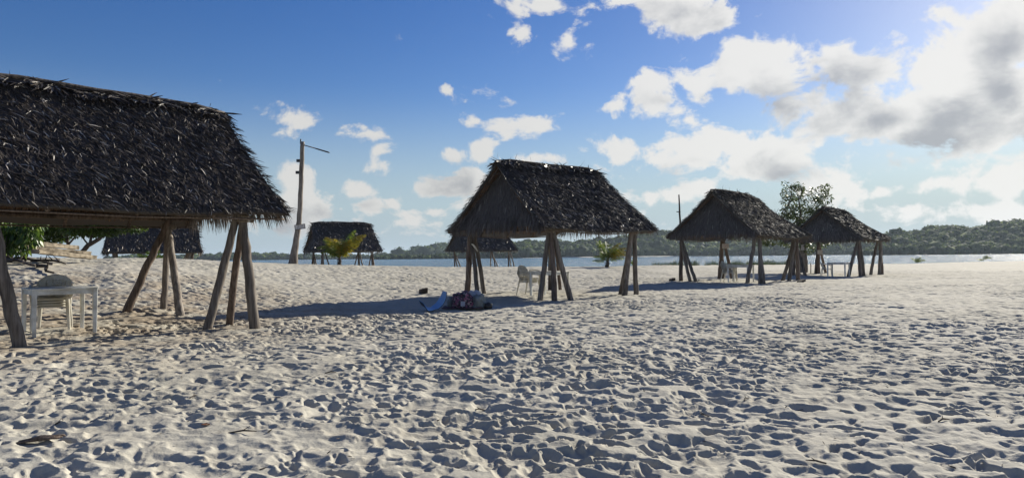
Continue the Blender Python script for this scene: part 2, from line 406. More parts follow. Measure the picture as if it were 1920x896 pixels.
def sand_detail(x, y):
    r = np.hypot(x, y)
    wx = x + .25 * (fbm(x * .9, y * .9, 2) - .5) + .09 * (fbm(x * 5, y * 5, 2) - .5); wy = y + .25 * (fbm(x * .9 + 50, y * .9, 2) - .5) + .09 * (fbm(x * 5 + 90, y * 5, 2) - .5)
    h1 = samp(T1, wx, wy, .2); h2 = samp(T2, wx, wy, .38)
    sel = sst((fbm(x * .35 + 9, y * .35, 3) - .35) / .3)
    h = np.minimum(h1, h2 * sel)
    amp = .58 + .62 * sst((fbm(x * .30, y * .30 + 40, 3) - .28) / .36)
    amp = amp * (1 - .25 * sst((r - 12) / 22)) * (1 - .45 * sst((r - 45) / 30)) * (1 - .35 * sst((x - 4) / 12))
    trail = np.abs(fbm(x * .16 + 3, y * .16 + 8, 2) - .5); amp = amp * (1 - .45 * np.exp(-(trail / .035) ** 2))
    smooth_patch = np.exp(-(((x + 1.9) / 1.0) ** 2 + ((y - 5.0) / .45) ** 2))     # flat drag mark in the near sand
    amp = amp * (1 - .75 * smooth_patch)
    med = (fbm(x * 2.2, y * 2.2, 3) - .5) * .07 - np.abs(fbm(x * 3.6 + 7, y * 3.6, 3) - .5) * .04
    fine = (fbm(x * 13, y * 13, 3) - .5) * .011 * (.4 + fbm(x * 1.1, y * 1.1 + 70, 2))
    return h * amp * 1.0 + med + fine
# --- one polar sheet, dense in front
az_f = np.linspace(R(-50), R(50), 1000); az_b = np.linspace(R(50), R(310), 70)[1:-1]
AZ = np.concatenate([az_f, az_b])
rr = [.25]
while rr[-1] < 2.2: rr.append(rr[-1] + .12)
while rr[-1] < 52: rr.append(rr[-1] + .009 + .00155 * rr[-1])
while rr[-1] < 190: rr.append(rr[-1] * 1.014 )
RRr = np.array(rr)
A2, R2 = np.meshgrid(AZ, RRr); X = (R2 * np.sin(A2)).ravel(); Y = (R2 * np.cos(A2)).ravel()
Z = terrain(X, Y) + sand_detail(X, Y)
nr, na = len(RRr), len(AZ)
i = np.arange(nr - 1)[:, None]; j = np.arange(na)[None, :]; j2 = (j + 1) % na
F = np.stack([i * na + j, i * na + j2, (i + 1) * na + j2, (i + 1) * na + j], -1).reshape(-1, 4)[:, ::-1]
Vv = np.stack([X, Y, Z], 1)
Vv = np.concatenate([Vv, [[0, 0, gz(0.01, 0.01)]]]); ctr = len(Vv) - 1
m, nt, b = newmat('white_beach_sand')
ob = nt.new('ShaderNodeTexCoord').outputs['Object']
n_a = nt.noise(ob, .35, 4); n_b = nt.noise(ob, 60, 4, .7); n_c = nt.noise(ob, 5, 4)
c = nt.mix(nt.smooth(n_a, .35, .65), (.45, .428, .366), (.39, .37, .31))
c = nt.mix(nt.math('MULTIPLY', nt.smooth(n_c, .45, .75), .35), c, (.32, .28, .22))
# litter-stained sand towards the trees
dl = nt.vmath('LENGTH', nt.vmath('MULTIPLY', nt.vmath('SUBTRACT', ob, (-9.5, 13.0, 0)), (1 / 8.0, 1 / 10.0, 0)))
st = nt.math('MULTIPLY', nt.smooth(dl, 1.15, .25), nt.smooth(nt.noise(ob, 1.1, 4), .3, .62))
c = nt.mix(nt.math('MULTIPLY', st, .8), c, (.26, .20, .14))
spk = nt.smooth(nt.noise(ob, 130, 2, .5), .70, .78)
c = nt.mix(nt.math('MULTIPLY', spk, .5), c, (.12, .10, .08))
c = nt.mix(nt.math('MULTIPLY', nt.smooth(n_b, .3, .7), .22), c, (.28, .25, .20))
nt.put(b.inputs['Base Color'], c); b.inputs['Roughness'].default_value = .95; b.inputs['Specular IOR Level'].default_value = .15
nt.put(b.inputs['Normal'], nt.bump(nt.math('ADD', nt.math('MULTIPLY', n_b, .35), nt.noise(ob, 18, 3)), .7, .012))
M['sand'] = m
sand = mesh_np('sand', Vv, F, M['sand'], smooth=True); tag(sand, kind='structure')
# close the small hole under the camera with the same sheet's centre fan
import bmesh
bm = bmesh.new(); bm.from_mesh(sand.data); bm.verts.ensure_lookup_table()
for k in range(na): bm.faces.new((bm.verts[k], bm.verts[ctr], bm.verts[(k + 1) % na])).smooth = True
bm.to_mesh(sand.data); bm.free()

# ------------------------------------------------------------------ water
WZ = -.42
m, nt, b = newmat('lagoon_water')
ob = nt.new('ShaderNodeTexCoord').outputs['Object']
n1 = nt.noise(nt.vmath('MULTIPLY', ob, (.8, 1.0, 1)), .42, 6, .66)
n2 = nt.noise(ob, .03, 3)
b.inputs['Base Color'].default_value = (.03, .12, .21, 1); b.inputs['Roughness'].default_value = .17
b.inputs['IOR'].default_value = 1.20
nt.put(b.inputs['Normal'], nt.bump(nt.math('ADD', n1, nt.math('MULTIPLY', n2, .5)), 1.0, 2.2))
M['water'] = m
o = mesh_np('water', [(-6000, -300, WZ), (6000, -300, WZ), (6000, 9000, WZ), (-6000, 9000, WZ)], [(0, 1, 2, 3)], m)
tag(o, kind='structure')

# ------------------------------------------------------------------ far shore: hills, beach strip and forest
import itertools
def ico(sub):
    bm = bmesh.new(); bmesh.ops.create_icosphere(bm, subdivisions=sub, radius=1.0)
    v = np.array([tuple(x.co) for x in bm.verts]); f = np.array([[q.index for q in fc.verts] for fc in bm.faces]); bm.free(); return v, f
ICO_V, ICO_F = ico(2)
LAY = [ # shore depth, back depth, tree radius, spacing, [(px, top_y)]
    ('far', 1150, 260, 8.0, 9.0, [(200, 479), (360, 477), (420, 475), (500, 474.5), (560, 476), (620, 479), (700, 475), (760, 471.5), (830, 460), (880, 458), (960, 466), (1060, 476)]),
    ('middle', 700, 230, 5.5, 6.8, [(700, 487), (770, 484), (820, 479), (860, 470), (930, 459), (1000, 457), (1060, 456), (1110, 455), (1160, 449), (1210, 442), (1250, 437), (1290, 440), (1360, 447), (1410, 446), (1480, 449), (1560, 450), (1640, 448), (1720, 445), (1800, 450)]),
    ('right', 470, 150, 3.9, 4.4, [(1600, 474), (1640, 460), (1664, 443), (1680, 433), (1705, 437), (1740, 430), (1760, 426), (1800, 425), (1815, 429), (1840, 427), (1865, 421), (1895, 421), (1905, 416), (1930, 415), (1990, 412), (2100, 408), (2250, 414)])]
hv, hf, ho = [], [], 0
blist = []
rf = np.random.default_rng(21)
for (nm, D0, B, tr, spc, prof) in LAY:
    pxs = np.array([p for p, _ in prof], float); tops = np.array([t for _, t in prof], float)
    hor = 481 - .010 * (pxs - 960)
    Hh = np.maximum((hor - tops) / 1280 * (D0 + B * .55) + CAM_Z - WZ - tr * 1.2, .3)      # ground height above water at the ridge
    # ground strips
    nb = 9; P = np.linspace(pxs[0], pxs[-1], 160)
    HG = np.interp(P, pxs, Hh)
    def gh(b, h): return h * sst(b / (B * .55))
    g = np.zeros((nb + 1, len(P), 3))
    for k in range(nb + 1):
        bb = B * k / nb; g[k, :, 0] = (P - 960) / 1280 * (D0 + bb); g[k, :, 1] = D0 + bb; g[k, :, 2] = WZ - .4 + gh(bb, HG)
    n0 = len(P); ii = np.arange(nb)[:, None] * n0; jj = np.arange(n0 - 1)[None]
    hf.append(np.stack([ii + jj, ii + jj + 1, ii + jj + 1 + n0, ii + jj + n0], -1).reshape(-1, 4) + ho); hv.append(g.reshape(-1, 3)); ho += g.size // 3
    # trees
    ncol = int((pxs[-1] - pxs[0]) / 1280 * D0 / spc); nrow = int(B * .72 / spc)
    for r_ in range(nrow):
        for c_ in range(ncol):
            p = pxs[0] + (pxs[-1] - pxs[0]) * (c_ + rf.random() * 1.3 - .15) / ncol; bb = (r_ + rf.random()) * spc + (2 if r_ == 0 else 0)
            h = np.interp(p, pxs, Hh)
            if h < .4 and rf.random() < .4: continue
            s = tr * rf.lognormal(0, .16 if nm == 'right' else .22) * (1.3 if rf.random() < .05 else 1)
            s *= min(1, .45 + h / 12)
            blist.append(((p - 960) / 1280 * (D0 + bb), D0 + bb, WZ + gh(bb, h) + s * .55, s))
m, nt, b = newmat('hill_undergrowth'); b.inputs['Base Color'].default_value = (.03, .045, .02, 1); b.inputs['Roughness'].default_value = 1
tag(mesh_np('hills', np.concatenate(hv), np.concatenate(hf), m, smooth=True), kind='structure')
vf = []
tmpl = []
for k in range(8):
    q = ICO_V.copy(); ph = rf.random(3) * 10
    rad = 1 + .22 * np.sin(q[:, 0] * 4 + ph[0]) * np.cos(q[:, 1] * 4.3 + ph[1]) + .16 * np.sin(q[:, 2] * 7 + q[:, 0] * 5 + ph[2]) + rf.normal(0, .07, len(q))
    tmpl.append(q * rad[:, None] * np.array([1, 1, .82]))
for (x, y, z, s) in blist:
    vf.append((tmpl[rf.integers(8)] * s * .92 + np.array([x, y, z]), ICO_F))
bv, bf = join_vf(vf)
# leaf clumps on every crown (triangles to match)
BL = np.array(blist); K = 34
rep = np.repeat(BL, K, 0); u = nrm(rf.normal(size=(len(rep), 3))); u[:, 2] = np.abs(u[:, 2]) * .9 - .15; u[:, 1] -= .25; u = nrm(u)
cpos = rep[:, :3] + u * (rep[:, 3] * rf.uniform(.82, 1.12, len(rep)))[:, None] * np.array([1, 1, .85])
dd = nrm(rf.normal(size=(len(rep), 3)) + u * .6); sz = rep[:, 3] * rf.uniform(.16, .36, len(rep))
lv, lf = leaves(cpos - dd * (sz / 2)[:, None], dd, nrm(u + rf.normal(0, .5, u.shape)), sz, sz * .9, .1)
lf3 = np.concatenate([lf[:, [0, 1, 2]], lf[:, [0, 2, 3]]])
V_, F_ = join_vf([(bv, bf), (lv, lf3)])
o = mesh_np('forest', V_, F_, M['forest']); tag(o, 'dense green forest covering the low hills across the lagoon', 'forest', kind='stuff')
# pale far beach strip
P = np.linspace(975, 1330, 60); top = []; 
fv = np.zeros((3, 60, 3))
for k, (dy, dz) in enumerate(((-16, -.3), (-6, .75), (4, .9))):
    fv[k, :, 0] = (P - 960) / 1280 * (700 + dy); fv[k, :, 1] = 700 + dy + 2 * np.sin(P * .05); fv[k, :, 2] = WZ + dz * (np.minimum(1, (P - 975) / 60) * np.minimum(1, (1330 - P) / 90))
ii = np.arange(2)[:, None] * 60; jj = np.arange(59)[None]
tag(mesh_np('far_beach', fv.reshape(-1, 3), np.stack([ii + jj, ii + jj + 1, ii + jj + 61, ii + jj + 60], -1).reshape(-1, 4), M['sand'], smooth=True), kind='structure')

# ------------------------------------------------------------------ haze
m = bpy.data.materials.new('thin_haze'); m.use_nodes = True; m.node_tree.nodes.clear(); nt = NT(m.node_tree)
pv = nt.new('ShaderNodeVolumePrincipled'); out = nt.new('ShaderNodeOutputMaterial')
pv.inputs['Color'].default_value = (.66, .80, .97, 1); pv.inputs['Density'].default_value = .0001; pv.inputs['Anisotropy'].default_value = .35
nt.l.new(pv.outputs[0], out.inputs['Volume'])
hz = MB(); hz.box((0, 4700, 22), (12600, 10400, 52)); HZ = hz.build('haze', m); tag(HZ, 'thin pale sea haze over the whole lagoon', 'haze', kind='stuff')

# ------------------------------------------------------------------ huts
ZR, ZE = 4.05, 1.95
def make_hut(name_label, cx, cy_, deg, L, W, z0, legs, seed, dense=1.0, detail=True, yaw=.25, sag=.05, ZR=4.05, droop=0.0):
    rng = np.random.default_rng(seed); rs = random.Random(seed)
    a = R(deg); root = thing('thatched_shelter', (cx, cy_, z0), name_label, 'beach hut', a, 'palm thatched beach shelters on pole tripods')
    hr, he = L / 2 + .42, L / 2 + .64; ye = W / 2 + .45
    def S(s, t, sg):     # slope surface point
        x = s * (hr + (he - hr) * t)
        y = sg * ye * t
        z = ZR + (ZE - ZR) * t - sag * math.sin(math.pi * (x / hr + 1) / 2) * 1.0 - .05 * math.sin(math.pi * t) - droop * (1 - t) * max(0, x / hr) ** 2 - .13 * (1 - t) * min(1.2, abs(x) / hr) ** 5
        return x, y, z
    def Sv(s, t, sg):
        x = s * (hr + (he - hr) * t); y = sg * ye * t
        z = ZR + (ZE - ZR) * t - sag * np.sin(np.pi * (x / hr + 1) / 2) - .05 * np.sin(np.pi * t) - droop * (1 - t) * np.maximum(0, x / hr) ** 2 - .13 * (1 - t) * np.minimum(1.2, np.abs(x) / hr) ** 5
        lump = (fbm(x * 1.3 + seed * 7 + 60, t * 4 + sg * 3 + 20, 3) - .5) * .09
        return np.stack([x, y, z + lump], 1)
    for sg in (-1, 1):
        n = np.array([0, sg * (ZR - ZE), ye]); n = n / np.linalg.norm(n)
        dn = np.array([0, sg * ye, ZE - ZR]); dn = dn / np.linalg.norm(dn); sl_len = math.hypot(ye, ZR - ZE)
        parts = []
        # backing sheet with thickness
        ns, ntt = 14, 8; g0 = []
        for k in range(2):
            ss, tt = np.meshgrid(np.linspace(-1, 1, ns), np.linspace(0, .985, ntt)); p = Sv(ss.ravel() * .985, tt.ravel(), sg)
            g0.append(p + n * (.012 if k else -.05))
        gv = np.concatenate(g0); q = ns * ntt; fl = []
        for r_ in range(ntt - 1):
            for c_ in range(ns - 1):
                b0 = r_ * ns + c_; fl.append((b0, b0 + 1, b0 + 1 + ns, b0 + ns)); fl.append((q + b0, q + b0 + ns, q + b0 + ns + 1, q + b0 + 1))
        for c_ in range(ns - 1):
            b0 = (ntt - 1) * ns + c_; fl.append((b0, b0 + 1, q + b0 + 1, q + b0)); fl.append((c_, c_ + 1, q + c_ + 1, q + c_))
        for r_ in range(ntt - 1):
            b0 = r_ * ns; fl.append((b0, b0 + ns, q + b0 + ns, q + b0)); b0 += ns - 1; fl.append((b0, b0 + ns, q + b0 + ns, q + b0))
        parts.append((gv, np.array(fl)))
        rows = int(sl_len / (.105 / max(dense, .55)))
        for k in range(rows):
            t0 = (k - .3) / rows; nb = int(2 * he / .0118 * dense)
            s = rng.uniform(-1.0, 1.0, nb); t = np.clip(t0 + rng.normal(0, .012, nb), 0, .955)
            base = Sv(s, t, sg) + n * rng.uniform(.0, .035, nb)[:, None]
            flow = yaw * sg * -1 + .35 * (fbm(s * 3 + seed, np.full(nb, k * .35), 2) - .5) * 2
            yw = flow + rng.normal(0, .36, nb)
            edge = np.sign(s) * np.clip((np.abs(s) - .90) / .1, 0, 1) * .35
            yw = yw + edge
            d = dn[None] * np.cos(yw)[:, None] + np.array([1., 0, 0])[None] * np.sin(yw)[:, None]
            ln = rng.uniform(.10, .25, nb) * (1 if detail else 1.4); 
            if k == rows - 1: ln *= .75
            wd = rng.uniform(.009, .021, nb) * (1 if dense > .8 else 1.9)
            parts.append(blades(base, d, np.repeat(n[None], nb, 0), ln, wd, rng.uniform(.0, .085, nb), rng, .03, .7))
        # ridge folds and stray leaves
        nb = int(500 * dense); s = rng.uniform(-1, 1, nb); base = Sv(s, rng.uniform(0, .03, nb), sg) + n * .05
        yw = rng.normal(0, .8, nb); d = dn[None] * np.cos(yw)[:, None] + np.array([1., 0, 0])[None] * np.sin(yw)[:, None] + n[None] * rng.uniform(0, .3, nb)[:, None]
        parts.append(blades(base, d, np.repeat(n[None], nb, 0), rng.uniform(.12, .4, nb), rng.uniform(.02, .04, nb), np.full(nb, .02), rng))
        V, Fq = join_vf(parts)
        mesh_np('thatch_slope', V, Fq, M['thatch_far'] if not detail else M['thatch'] if seed < 103 else M['thatch_dry'], root)
        # brown lining seen from below, hanging past the eave
        parts = []
        for k in range(9 if detail else 4):
            tt = .1 + .86 * (k + 1) / (9 if detail else 4); nb = int(2 * he / (.016 if detail else .08)); s = rng.uniform(-.97, .97, nb)
            base = Sv(s, np.full(nb, tt - .16), sg) - n * .065; yw = rng.normal(0, .10, nb)
            d = dn[None] * np.cos(yw)[:, None] + np.array([1., 0, 0])[None] * np.sin(yw)[:, None] - n[None] * .02
            if tt > .93: d[:, 2] -= .2; lnk = .62
            else: lnk = .9
            parts.append(blades(base, d, np.repeat(-n[None], nb, 0), rng.uniform(.42, .58, nb) * lnk, rng.uniform(.025, .05, nb) * (1 if detail else 2), np.full(nb, .01), rng, roll=.2))
        V, Fq = join_vf(parts); mesh_np('thatch_lining', V, Fq, M['lining'], root)
    # gable thatch
    for gx_ in (-1, 1):
        parts = []; ta, tb = hr - .50, he - .12; zd = droop * .6 if gx_ > 0 else 0
        def G(s, t):
            return np.stack([gx_ * (ta + (tb - ta) * t), s * ye * .97 * t, ZR - zd - .24 + (ZE + .10 - ZR + zd + .24) * t], 1)
        n = np.array([gx_ * 2.0, 0, .25]); n /= np.linalg.norm(n)
        gv = G(np.array([0, -1, 1, 0.]), np.array([0, 1, 1, 1.])); gv = np.concatenate([gv, gv - n * .05])
        parts.append((gv, np.array([[0, 1, 3, 0], [0, 3, 2, 0], [4, 7, 5, 4], [4, 6, 7, 4]])))
        rows = int(2.1 / .13)
        for k in range(rows):
            t0 = (k + .2) / rows; nb = max(4, int(2 * ye * t0 / .022 * dense)); s = rng.uniform(-1, 1, nb); t = np.clip(t0 + rng.normal(0, .02, nb), 0.01, .93)
            base = G(s, t) + n * rng.uniform(0, .05, nb)[:, None]
            yw = rng.normal(0, .16, nb) + s * .30
            d = np.stack([np.full(nb, gx_ * .12), np.sin(yw), -np.cos(yw)], 1)
            parts.append(blades(base, d, np.repeat(n[None], nb, 0), rng.uniform(.25, .5, nb), rng.uniform(.014, .03, nb) * (1 if dense > .8 else 1.9), rng.uniform(0, .06, nb), rng, .02, .5))
        # leaves folded over the rakes of the gable
        nb = int(2200 * dense); t = rng.uniform(0.0, .97, nb); s = np.sign(rng.uniform(-1, .25, nb)) * rng.uniform(.80, 1.03, nb)
        base = G(s, t) + n * rng.uniform(.0, .10, nb)[:, None]; yw = rng.normal(0, .35, nb)
        d = np.stack([gx_ * rng.uniform(-.1, .4, nb), np.sign(s) * .35 + np.sin(yw), -np.cos(yw)], 1)
        parts.append(blades(base, d, np.repeat(n[None], nb, 0), rng.uniform(.2, .42, nb), rng.uniform(.013, .026, nb), rng.uniform(0, .05, nb), rng))
        parts = [(v, f if f.shape[1] == 4 else f) for v, f in parts]
        v0, f0 = parts[0]
        tri = [(0, 1, 3), (0, 3, 2), (4, 7, 5), (4, 6, 7)]
        V, Fq = join_vf(parts[1:]); nV = len(V); V = np.concatenate([V, v0])
        me = MB(); me.v = [tuple(x) for x in V]; me.f = [tuple(x) for x in Fq] + [tuple(nV + i for i in t_) for t_ in tri]
        me.build('gable_thatch', M['thatch_gable'], root)
    # ridge covering: bundled leaves and loose sticks
    mb = MB(); n_ = 9
    mb.tube([(x, 0, ZR - sag * math.sin(math.pi * (x / hr + 1) / 2) - droop * max(0, x / hr) ** 2 - .13 * (abs(x) / hr) ** 5 + .045 + rs.uniform(-.015, .015)) for x in np.linspace(-hr * 1.0, hr * 1.0, n_)], .05, 7, .01)
    mb.build('ridge_pole', M['driftwood'], root, True)
    parts = []; nb = int(300 * dense); x = rng.uniform(-hr, hr, nb); base = np.stack([x, rng.normal(0, .04, nb), ZR + .05 - sag * np.sin(np.pi * (x / hr + 1) / 2) - droop * np.maximum(0, x / hr) ** 2 - .13 * (np.abs(x) / hr) ** 5], 1)
    d = np.stack([rng.normal(0, 1, nb), rng.normal(0, .8, nb), rng.uniform(-.3, .10, nb)], 1)
    parts.append(blades(base, d, np.repeat(np.array([[0, 0, 1.]]), nb, 0), rng.uniform(.08, .20, nb), rng.uniform(.012, .026, nb), np.zeros(nb), rng))
    nb = 5; x = np.concatenate([rng.uniform(-hr, hr, 2), rng.normal(-hr * .6, .2, 3)]); base = np.stack([x, rng.normal(0, .03, nb), np.full(nb, ZR + .02)], 1)
    d = np.stack([rng.normal(0, .3, nb), rng.normal(0, .3, nb), np.ones(nb)], 1)
    parts.append(blades(base, d, np.repeat(np.array([[0, 1., 0]]), nb, 0), rng.uniform(.08, .22, nb), np.full(nb, .010), np.zeros(nb), rng))
    V, Fq = join_vf(parts); mesh_np('ridge_leaves', V, Fq, M['thatch'], root)
    # frame
    for sg in (-1, 1):
        mb = MB(); mb.tube([(-he + .1, sg * W / 2, ZE + .13), (0, sg * W / 2 + .02, ZE + .11), (he - .1, sg * W / 2, ZE + .13)], .05, 7, .006, seg=3); mb.build('eave_beam', M['wood_brown'], root, True)
        mb = MB(); mb.tube([(sg * L / 2, -W / 2 - .2, ZE + .17), (sg * L / 2, W / 2 + .2, ZE + .17)], .045, 7, .006, seg=4); mb.build('tie_beam', M['wood_brown'], root, True)
        if detail:
            for k in range(5):
                x = -hr + .15 + (2 * hr - .3) * k / 4
                mb = MB(); p0 = Vector(S(x / hr, .02, sg)); p1 = Vector(S(x / hr, .97, sg)); off = Vector((0, -sg * .07, -.075)); mb.tube([p0 + off, p1 + off], .032, 6, .004, seg=4)
                mb.build('rafter', M['wood_brown'], root, True)
            for k in range(8):
                t = .1 + .87 * k / 7
                mb = MB(); off = Vector((0, -sg * .10, -.105)); mb.tube([Vector(S(-.98, t, sg)) + off, Vector(S(0, t, sg)) + off, Vector(S(.98, t, sg)) + off], .016, 5, .003, seg=3)
                mb.build('batten', M['wood_brown'], root, True)
    # rope lashings where the legs meet
    if detail:
        for sx in (-1, 1):
            for sy in (-1, 1):
                mb = MB(); cx_, cy__ = sx * L / 2, sy * W / 2; pts = []
                for q in range(34):
                    t = q / 33; an = t * 6.283 * 4; rr0 = .135 + .012 * math.sin(q * 1.7)
                    pts.append((cx_ + rr0 * math.cos(an), cy__ + rr0 * math.sin(an), ZE - .10 + .12 * t + .02 * math.sin(an)))
                mb.tube(pts, .013, 5); mb.build('lashing', M['wood_pale'], root, True)
    # legs
    ca, sa = math.cos(a), math.sin(a)
    cr = {'F': (-L / 2, -W / 2), 'R': (L / 2, -W / 2), 'L': (-L / 2, W / 2), 'B': (L / 2, W / 2)}
    for key, lst in legs.items():
        lx, ly = cr[key]; wy = cy_ + lx * sa + ly * ca; wx = cx + lx * ca - ly * sa
        for k, (px, dy, brown, rad) in enumerate(lst):
            if not detail: tp = 960 + wx / wy * 1280; px = tp + (px - tp) * 1.35; rad *= .68
            Yd = wy + dy; Xw = gx(px, Yd); zg = gz(Xw, Yd) - .12 - z0
            dx, dyy = Xw - cx, Yd - cy_; bx, by = dx * ca + dyy * sa, -dx * sa + dyy * ca
            ox, oy = (rs.uniform(-.09, .09), rs.uniform(-.09, .09))
            p0 = Vector((bx, by, zg)); p1 = Vector((lx + ox, ly + oy, ZE + .17 + rs.uniform(-.03, .1)))
            mb = MB(); mid = p0.lerp(p1, .5) + Vector((rs.uniform(-.05, .05), rs.uniform(-.05, .05), 0)); r0 = rad
            mb.tube([p0, p0.lerp(mid, .5), mid, mid.lerp(p1, .5), p1], [r0 * 1.08, r0, r0 * .95, r0 * .88, r0 * .8], 10, .006, seg=3)
            lg = mb.build('leg', M['wood_brown'] if brown else M['wood'], root, True)
    return root
def ring(dist=.45, n=3, px0=0, Yc=10, r=.07):
    k = 1280 / Yc; return [(px0 - dist * k, .1, 0, r), (px0 + .05 * k, -.35, 0, r), (px0 + dist * .8 * k, .25, 1, r)]
H1 = make_hut('large near shelter at the left edge, its dark roof filling the upper left', -7.25, 11.89, 45.9, 3.67, 3.64, 0.0, {
    'F': [(42, .25, 0, .085), (-85, .2, 1, .075), (-40, -.4, 0, .07)], 'R': [(386, -.35, 0, .075), (428, .55, 1, .065), (478, -.02, 0, .088)],
    'B': [(234, -.45, 1, .08), (306, .15, 0, .065), (340, -.6, 0, .078)], 'L': [(-140, 0, 0, .07), (-95, .3, 1, .07), (-75, -.4, 0, .07)]}, 101, 1.0, True, .35, .04, 4.17)
H2 = make_hut('thatched shelter in the middle of the beach with bags in its shade', 1.22, 21.47, 39.0, 3.5, 3.8, 0.0, {
    'F': [(1010, .0, 0, .075), (1039, -.35, 1, .075), (1071, 0.0, 0, .078)], 'R': [(1161, .0, 0, .075), (1169, -.5, 0, .08), (1191, -.1, 0, .075)],
    'L': [(875, .3, 1, .095), (895, -.4, 0, .07), (908, .25, 0, .07)], 'B': [(1030, .2, 1, .08), (1037, -.1, 0, .08), (1050, .5, 1, .06)]}, 102, 1.0, True, .25, .09, 4.10)
H3 = make_hut('shelter right of centre with a tall thin mast at its left corner', 10.14, 30.55, 40.9, 3.38, 3.67, 0.0, {
    'F': [(1398, .2, 0, .08), (1424, -.1, 0, .085), (1431, -.3, 0, .08)], 'R': [(1465, .1, 0, .08), (1477, -.3, 0, .08), (1495, 0, 1, .085)],
    'L': [(1275, .2, 1, .09), (1294, -.3, 0, .075), (1305, -.7, 0, .075)], 'B': [(1347, .1, 1, .085), (1355, .6, 1, .075), (1372, .4, 1, .08)]}, 103, .9, True, .3, .10, 4.02, .42)
H4 = make_hut('farthest right shelter, partly behind the one with the mast', 18.16, 38.17, 44.6, 3.31, 3.36, 0.0, {
    'F': [(1588, .0, 0, .085), (1612, -.2, 1, .085), (1619, .3, 0, .075)], 'R': [(1630, .2, 0, .08), (1646.5, -.1, 0, .085), (1653, .3, 1, .08)],
    'L': [(1487, .2, 1, .09), (1509.5, -.5, 0, .085), (1498, .8, 1, .07)], 'B': [(1528, .2, 1, .085), (1533.5, .5, 1, .085), (1548, 1.2, 1, .08)]}, 104, .8, True, .3, .10, 3.74, .30)
H5 = make_hut('far shelter by the water seen under the roof of the middle shelter', -2.55, 55.2, 24.0, 3.3, 3.8, -.3, {
    'L': [(852, .2, 1, .09), (858, -.3, 1, .085), (865, .3, 0, .08)], 'F': [(878, 0, 1, .08), (883, .3, 1, .08), (888, .4, 1, .07)],
    'B': [(919, .2, 1, .08), (928, -.2, 1, .085), (935, .3, 0, .075)], 'R': [(952, .2, 1, .085), (958, .5, 0, .075), (964.5, -.2, 0, .08)]}, 105, .45, False, .2, .04)
H6 = make_hut('far shelter by the water standing behind the yellow palm', -12.2, 48.96, 26.7, 3.44, 3.82, -.3, {
    'L': [(583.5, .2, 1, .12), (597, .3, 1, .075), (590, -.3, 0, .07)], 'F': [(604, 0, 0, .14), (620, .3, 1, .07), (608, .5, 0, .07)],
    'B': [(663, .2, 1, .07), (673.5, -.2, 0, .13), (680.5, .3, 0, .08)], 'R': [(688, .2, 1, .075), (697.5, .4, 0, .08), (702, -.2, 1, .1)]}, 106, .45, False, .2, .02)
H7 = make_hut('far left shelter half sunk behind the rise of sand', -23.6, 45.0, 27.0, 4.4, 3.8, -.3, {
    'F': [(225, 0, 0, .12), (231, .3, 0, .09), (220, .3, 0, .08)], 'L': [(212, 0, 0, .09), (217, .3, 0, .08), (208, .3, 0, .08)],
    'R': [(345, 0, 0, .14), (353, .3, 0, .14), (358, .2, 1, .09)], 'B': [(336, .2, 1, .08), (341, .3, 0, .08), (330, .4, 0, .08)]}, 107, .45, False, .2, .02)

# ------------------------------------------------------------------ tables and chairs
def part_copy(root, loc, rz, label=None, group=None):
    r = root.copy(); COL.objects.link(r); r.location = loc; r.rotation_euler = (0, 0, rz)
    if label: r['label'] = label
    if group: r['group'] = group
    for ch in root.children:
        c = ch.copy(); COL.objects.link(c); c.parent = r
    return r
def make_chair():
    root = thing('plastic_chair', (0, 0, 0), 'x', 'chair')
    pm = M['plastic']
    # seat pan
    nu, nv = 12, 10; vs = []
    for j in range(nv + 1):
        for i_ in range(nu + 1):
            u = i_ / nu * 2 - 1; v = j / nv
            x = u * (.225 - .03 * v); y = -.24 + .45 * v; z = .425 - .018 * math.cos(u * 1.5) * math.sin(math.pi * v) - .035 * max(0, .12 - v) / .12 - .012 * v
            if abs(u) > .95: z -= .02
            vs.append((x, y, z))
    fs = [(j * (nu + 1) + i_, j * (nu + 1) + i_ + 1, (j + 1) * (nu + 1) + i_ + 1, (j + 1) * (nu + 1) + i_) for j in range(nv) for i_ in range(nu)]
    s = mesh_np('seat', vs, fs, pm, root, True); md = s.modifiers.new('s', 'SOLIDIFY'); md.thickness = .008
    # back shell with a lattice of openings
    nu, nv = 22, 18; vs = []
    def bp(u, v):
        top = 1 - .34 * abs(u) ** 2.6
        return (.232 * u * (1 + .10 * v) , .215 + .11 * v - .10 * u * u * (1 - .2 * v), .425 + .372 * v * top)
    for j in range(nv + 1):
        for i_ in range(nu + 1): vs.append(bp(i_ / nu * 2 - 1, j / nv))
    fs = []
    for j in range(nv):
        for i_ in range(nu):
            u = (i_ + .5) / nu * 2 - 1; v = (j + .5) / nv
            if .30 < v < .84 and abs(u) < .62 and abs(abs(u) - .31) > .03 and (i_ + j) % 2 == 0 and j % 2 == 1 or (.10 < v < .26 and abs(u) < .75): continue
            fs.append((j * (nu + 1) + i_, j * (nu + 1) + i_ + 1, (j + 1) * (nu + 1) + i_ + 1, (j + 1) * (nu + 1) + i_))
    s = mesh_np('backrest', vs, fs, pm, root, True); md = s.modifiers.new('s', 'SOLIDIFY'); md.thickness = .009
    for sx in (-1, 1):
        mb = MB(); mb.tube([(sx * .235, .16, .655), (sx * .275, .05, .65), (sx * .29, -.08, .635), (sx * .285, -.19, .615), (sx * .27, -.235, .55), (sx * .255, -.23, .44)], [.028, .027, .028, .027, .024, .024], 8, flat=.5, seg=2)
        mb.build('armrest', pm, root, True)
        mb = MB(); mb.tube([(sx * .232, -.225, .43), (sx * .262, -.265, .0)], [.033, .021], 6, flat=.6); mb.build('leg', pm, root)
        mb = MB(); mb.tube([(sx * .20, .20, .43), (sx * .235, .30, .0)], [.036, .021], 6, flat=.6); mb.build('leg', pm, root)
    return root
CH0 = make_chair(); used = []
